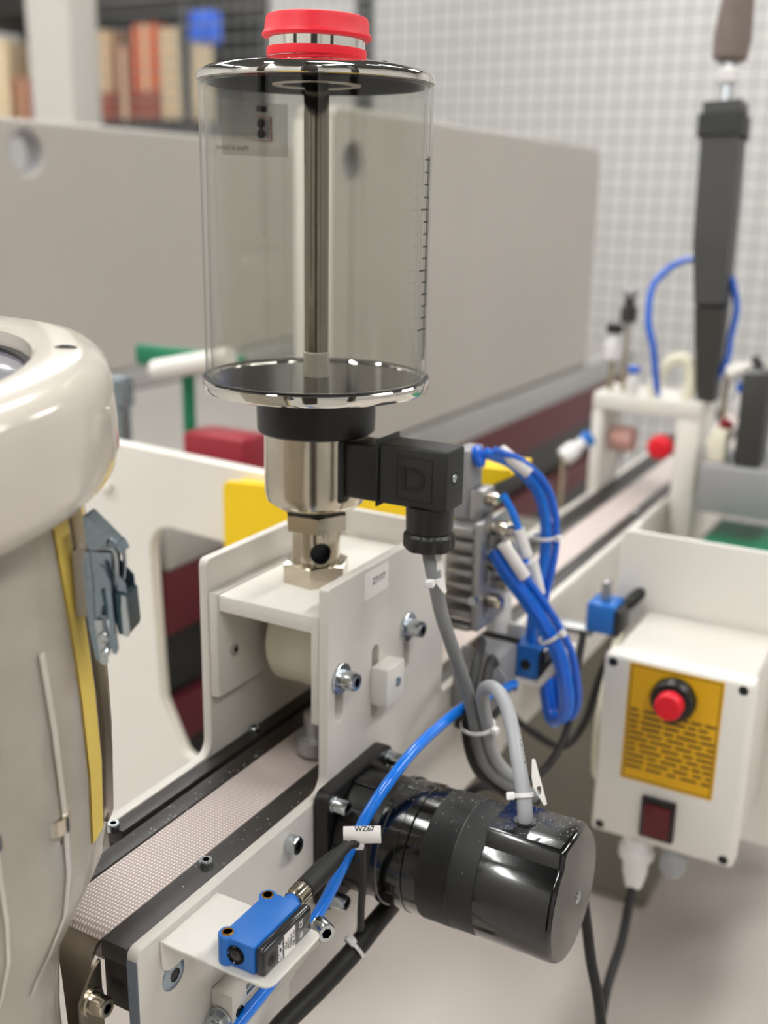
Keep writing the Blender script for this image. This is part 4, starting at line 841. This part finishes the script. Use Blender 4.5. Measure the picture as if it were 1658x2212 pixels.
obj('box_cable', B().tube([(106, 262, -292), (107, 250, -306), (110, 226, -322), (110.5, 199, -336), (112, 183, -350), (115, 167, -368), (118, 164, -460), (118, 170, -556)], 3.4), rubber, cb, 'black cable')
mp = thing('white_mounting_panel', 'large white sheet panel standing behind the control box', 'panel', (170, 360, -560))
obj('sheet', plate(rounded([(49, -290, 6), (320, -290, 6), (320, -52, 8), (49, -52, 8)]), [], 353, 357, XZ, 0.6), panelw, mp)
obj('side_fold', B().box(49.2, 52, 357.2, 400, -286, -58, 0.5), panelw, mp)
obj('post', B().box(255, 295, 358, 398, -552, -60, 3), postm, mp); obj('foot', B().box(205, 345, 320, 440, -560, -552, 2), postm, mp)

# white portal on the conveyor with red knob
pf = thing('white_portal', 'small white portal frame straddling the far end of the narrow conveyor', 'frame', (-33, 715, -118))
obj('post', B().box(-92, -78.8, 690, 760, -204, -27, 3), paintw, pf); obj('post', B().box(0.4, 26, 690, 760, -204, -27, 3), paintw, pf)
obj('lintel', B().box(-92, 26, 690, 760, -26.8, -8, 3), paintw, pf)
rk = obj('knob_stalk', B().box(-20, -8, 700, 740, -66, -54, 1).box(-8, 0.2, 730, 740, -66, -54, 0.5), grey, pf); obj('knob', B().lathe([(6, 0), (13, 3), (13, 14), (9, 18), (0.1, 19)], (-14, 699.9, -60), (0, -1, 0), 28), red, rk, 'red round knob')
obj('roller', B().lathe([(4, -4), (4, 0), (14, 1), (14, 24), (4, 25)], (-75, 720, -62), (1, 0, 0), 28), mat('pale_pink_rubber', (206, 160, 150), 0.6), pf, 'pale pink roller')
ar = thing('gripper_arm', 'tall dark grey telescopic arm rising from the white portal', 'arm', (31, 700, -8))
a0 = Vector((26, 712, -8)); a1 = Vector((22, 706, 90)); a2 = Vector((16, 716, 150)); a3 = Vector((8, 738, 287))
def lim(p, q, w0, w1, d0, d1):
    d = (q-p).normalized(); s_ = d.cross(Vector((0, 1, 0))).normalized(); t_ = d.cross(s_); b = B()
    b.add([p+s_*x*w0+t_*y*d0 for x, y in ((-1, -1), (1, -1), (1, 1), (-1, 1))]+[q+s_*x*w1+t_*y*d1 for x, y in ((-1, -1), (1, -1), (1, 1), (-1, 1))], [(0, 3, 2, 1), (4, 5, 6, 7), (0, 1, 5, 4), (1, 2, 6, 5), (2, 3, 7, 6), (3, 0, 4, 7)]); return b
obj('lower_strut', lim(a0, a1, 9, 15, 12, 14), darkg, ar); obj('middle_tube', lim(a1, a2, 15, 18.5, 14, 16), darkg, ar); obj('upper_tube', lim(a2, a3, 18.5, 19, 16, 16), darkg, ar)
obj('collar', lim(a3-(a3-a2).normalized()*34, a3-(a3-a2).normalized()*12, 22, 22, 19, 19), blackm, ar)
obj('piston_rod', B().tube([a3, (6, 745, 325)], 5, smooth=False), zinc, ar, 'bright piston rod')
obj('rod_nut', B().lathe([(7, 0), (13, 2), (13, 12), (7, 16)], (7, 742, 306), seg=6), nylon, ar)
obj('grip', B().lathe([(8, 0), (17, 4), (19, 24), (16, 60), (19, 90), (14, 120), (0.1, 128)], (5, 748, 326), (0.02, 0.1, 1), 28), brown, ar, 'grey brown grip')
solo('arm_hose', B().tube([(4, 722, 136), (-14, 720, 133), (-30, 712, 122), (-40, 700, 104), (-38, 690, 72), (-30, 688, 44), (-24, 698, -6)], 3.6), blued, 'blue hose curving off the left of the dark arm', 'hose', (-38, 700, 90))
solo('arm_hose', B().tube([(36, 716, 120), (44, 718, 90), (42, 716, 60), (40, 712, 30), (20, 712, -6)], 3.4), blued, 'blue hose hanging right of the dark arm', 'hose', (42, 716, 60))
def fitting(x, y, z, label, m1, m2, s_=1.0, ax=(0, 0, 1), zf=None):
    t = thing('air_fitting', label, 'fitting', (x, y, z))
    obj('body', B().lathe([(7*s_, 0), (9*s_, 2*s_), (9*s_, 16*s_), (6*s_, 18*s_), (6*s_, 26*s_)], (x, y, z), ax, 20), m1, t)
    obj('collar', B().lathe([(7*s_, 26*s_), (8*s_, 28*s_), (8*s_, 34*s_), (4*s_, 36*s_)], (x, y, z), ax, 20), m2, t)
    if zf is not None: obj('stem', B().lathe([(3*s_, 0), (3*s_, zf-z)], (x, y, z), (0, 0, 1), 12), nickel, t)
    return t
fitting(-78, 705, 26, 'white air fitting left of the arm above the portal', nylon, blackm, 1.1, zf=-8)
fitting(-66, 712, 66, 'dark valve head above the white fitting left of the arm', darkg, grey, 1.0, zf=-8)
fitting(-52, 700, -6, 'blue and white fitting on the portal top', nylon, blued, 0.8, zf=-8)
fitting(-104, 640, -74, 'blue and white fitting left of the portal', nylon, sickb, 1.1, (0.6, 0.5, 0.6), zf=-209)
fitting(46, 700, 22, 'pale fitting right of the arm foot', paintw, darkg, 1.0, (0.8, 0.2, 0.4), zf=-60)
fitting(64, 700, -20, 'white and blue fitting at the right edge', nylon, blued, 1.0, zf=-60)
fitting(40, 690, -52, 'pale fitting with red collar right of the portal', cream, bred, 0.9, (0.5, 0, 1), zf=-60)
fitting(52, 700, -78+0, 'blue collared fitting low right of the portal', nylon, sickb, 0.9, (0.6, -0.3, 0.7), zf=-92)
solo('beige_elbow', B().tube([(-28, 700, -7), (-26, 702, 12), (-14, 706, 30), (2, 706, 32), (8, 706, 14), (6, 704, -7)], 7), cream, 'beige bent pipe at the foot of the dark arm', 'pipe', (-14, 706, 30))
cr2 = thing('cross_slide', 'grey slide rail assembly at the right edge behind the control box', 'slide', (60, 760, -130))
obj('rail', B().box(27, 260, 730, 770, -92.5, -72, 2), aluf, cr2); obj('rail', B().box(40, 120, 640, 729, -110, -60.5, 3), grey, cr2)
obj('dark_block', B().box(70, 96, 650, 690, -60.3, 34, 3), darkg, cr2); obj('clamp', B().box(44, 60, 655, 680, -60.3, -30, 2), cream, cr2)
obj('post', B().box(180, 220, 732, 768, -560, -92.7, 3), postm, cr2)
solo('green_tray', B().box(52, 320, 560, 720, -150, -136, 3), green, 'green tray at the right edge behind the white panel', 'tray', (180, 640, -143))
gt = thing('tray_table', 'grey table frame under the green tray', 'table', (180, 640, -560))
obj('top', B().box(46, 326, 554, 726, -175, -150.3, 3), paint, gt)
for x, y in ((240, 570), (312, 570), (240, 710), (312, 710)): obj('leg', B().box(x-10, x+10, y-10, y+10, -560, -175.3, 1), postm, gt)

# fence, posts, rack
fe = thing('wire_fence', 'dark wire mesh fence in front of the white hall wall', 'fence', (-900, 2000, -1100))
vw = obj('upright_wire', B().box(-1.4, 1.4, 1998.5, 2001.3, -1050, 1150), wirem, fe); vw.location = Vector((-1990, 0, 0))*S
copies(vw, fe, [(36*k, 0, 0) for k in range(1, 66)])
hw = obj('cross_wire', B().box(-1995, 360, 2002, 2004.8, -1.4, 1.4), wirem, fe); hw.location = Vector((0, 0, -480))*S
copies(hw, fe, [(0, 0, 36*k) for k in range(1, 46)])
for o in fe.children: pass
for x, lb_, m_, w_ in ((-1160, 'slim dark fence post right behind the red filler cap', darkg, 18), (330, 'dark fence post beyond the right edge', darkg, 20)):
    t = thing('fence_post', lb_, 'post', (x, 2030, -1100)); obj('tube', B().box(x-w_, x+w_, 2006, 2045, -1092, 1200, 2), m_, t); obj('base', B().box(x-60, x+60, 1990, 2080, -1100, -1092, 1), m_, t)
t = thing('pale_post', 'thick pale grey post in front of the carton rack at upper left', 'post', (-2080, 1960, -1100)); obj('tube', B().box(-2160, -2000, 1900, 2010, -1092, 1400, 8), postm, t); obj('base', B().box(-2220, -1940, 1860, 2050, -1100, -1092, 2), postm, t)
rk_ = thing('storage_rack', 'dark storage rack holding cartons behind the pale post', 'rack', (-2600, 2750, -1100))
obj('shelf', B().box(-3300, -2130, 2560, 3000, 380, 410, 4), blackr, rk_); obj('shelf', B().box(-3300, -2130, 2560, 3000, 760, 860, 4), blackr, rk_); obj('back_board', B().box(-3300, -2130, 2990, 3020, -1100, 1300), blackr, rk_)
obj('shelf', B().box(-3300, -2130, 2560, 3000, -300, -270, 4), blackr, rk_)
for x in (-3290, -2700, -2150):
    for y in (2570, 2980): obj('upright', B().box(x-15, x+15, y-9, y+9, -1100, 1300), darkg, rk_)
ci = 0
for (x0, x1, z1, m_, lb_) in ((-3230, -2960, 690, cardl, 'cream carton at the far left of the rack'), (-2940, -2860, 560, rust, 'small rust red box beside the cream carton'), (-2850, -2720, 600, grey, 'grey tub between the cream carton and the pale post'),
    (-2560, -2465, 700, card, 'tall tan carton just right of the pale post'), (-2455, -2385, 640, rust, 'dark rust carton between the tan cartons'), (-2375, -2270, 710, orange, 'orange carton near the middle of the rack'), (-2262, -2185, 690, cardl, 'pale carton at the right end of the rack')):
    t = thing('carton', lb_, 'carton', ((x0+x1)/2, 2650, 411)); obj('box', B().box(x0, x1, 2575, 2760, 410.3, z1, 3), m_, t); obj('tape', B().box((x0+x1)/2-8, (x0+x1)/2+8, 2573.5, 2762, 410.4, z1+1.0, 0), cardl if m_ is not cardl else card, t)
    if m_ in (card, orange): obj('red_band', B().box(x0-1, x1+1, 2573, 2765, 411, 500, 0), rust, t)
solo('blue_bin', B().box(-2128, -2050, 2560, 2640, 640, 740, 12).box(-2140, -2130, 2570, 2600, 650, 690, 2), mat('bright_blue_bin', (20, 100, 230), 0.4), 'bright blue bin hanging at the right end of the rack', 'bin', (-2090, 2600, 690))
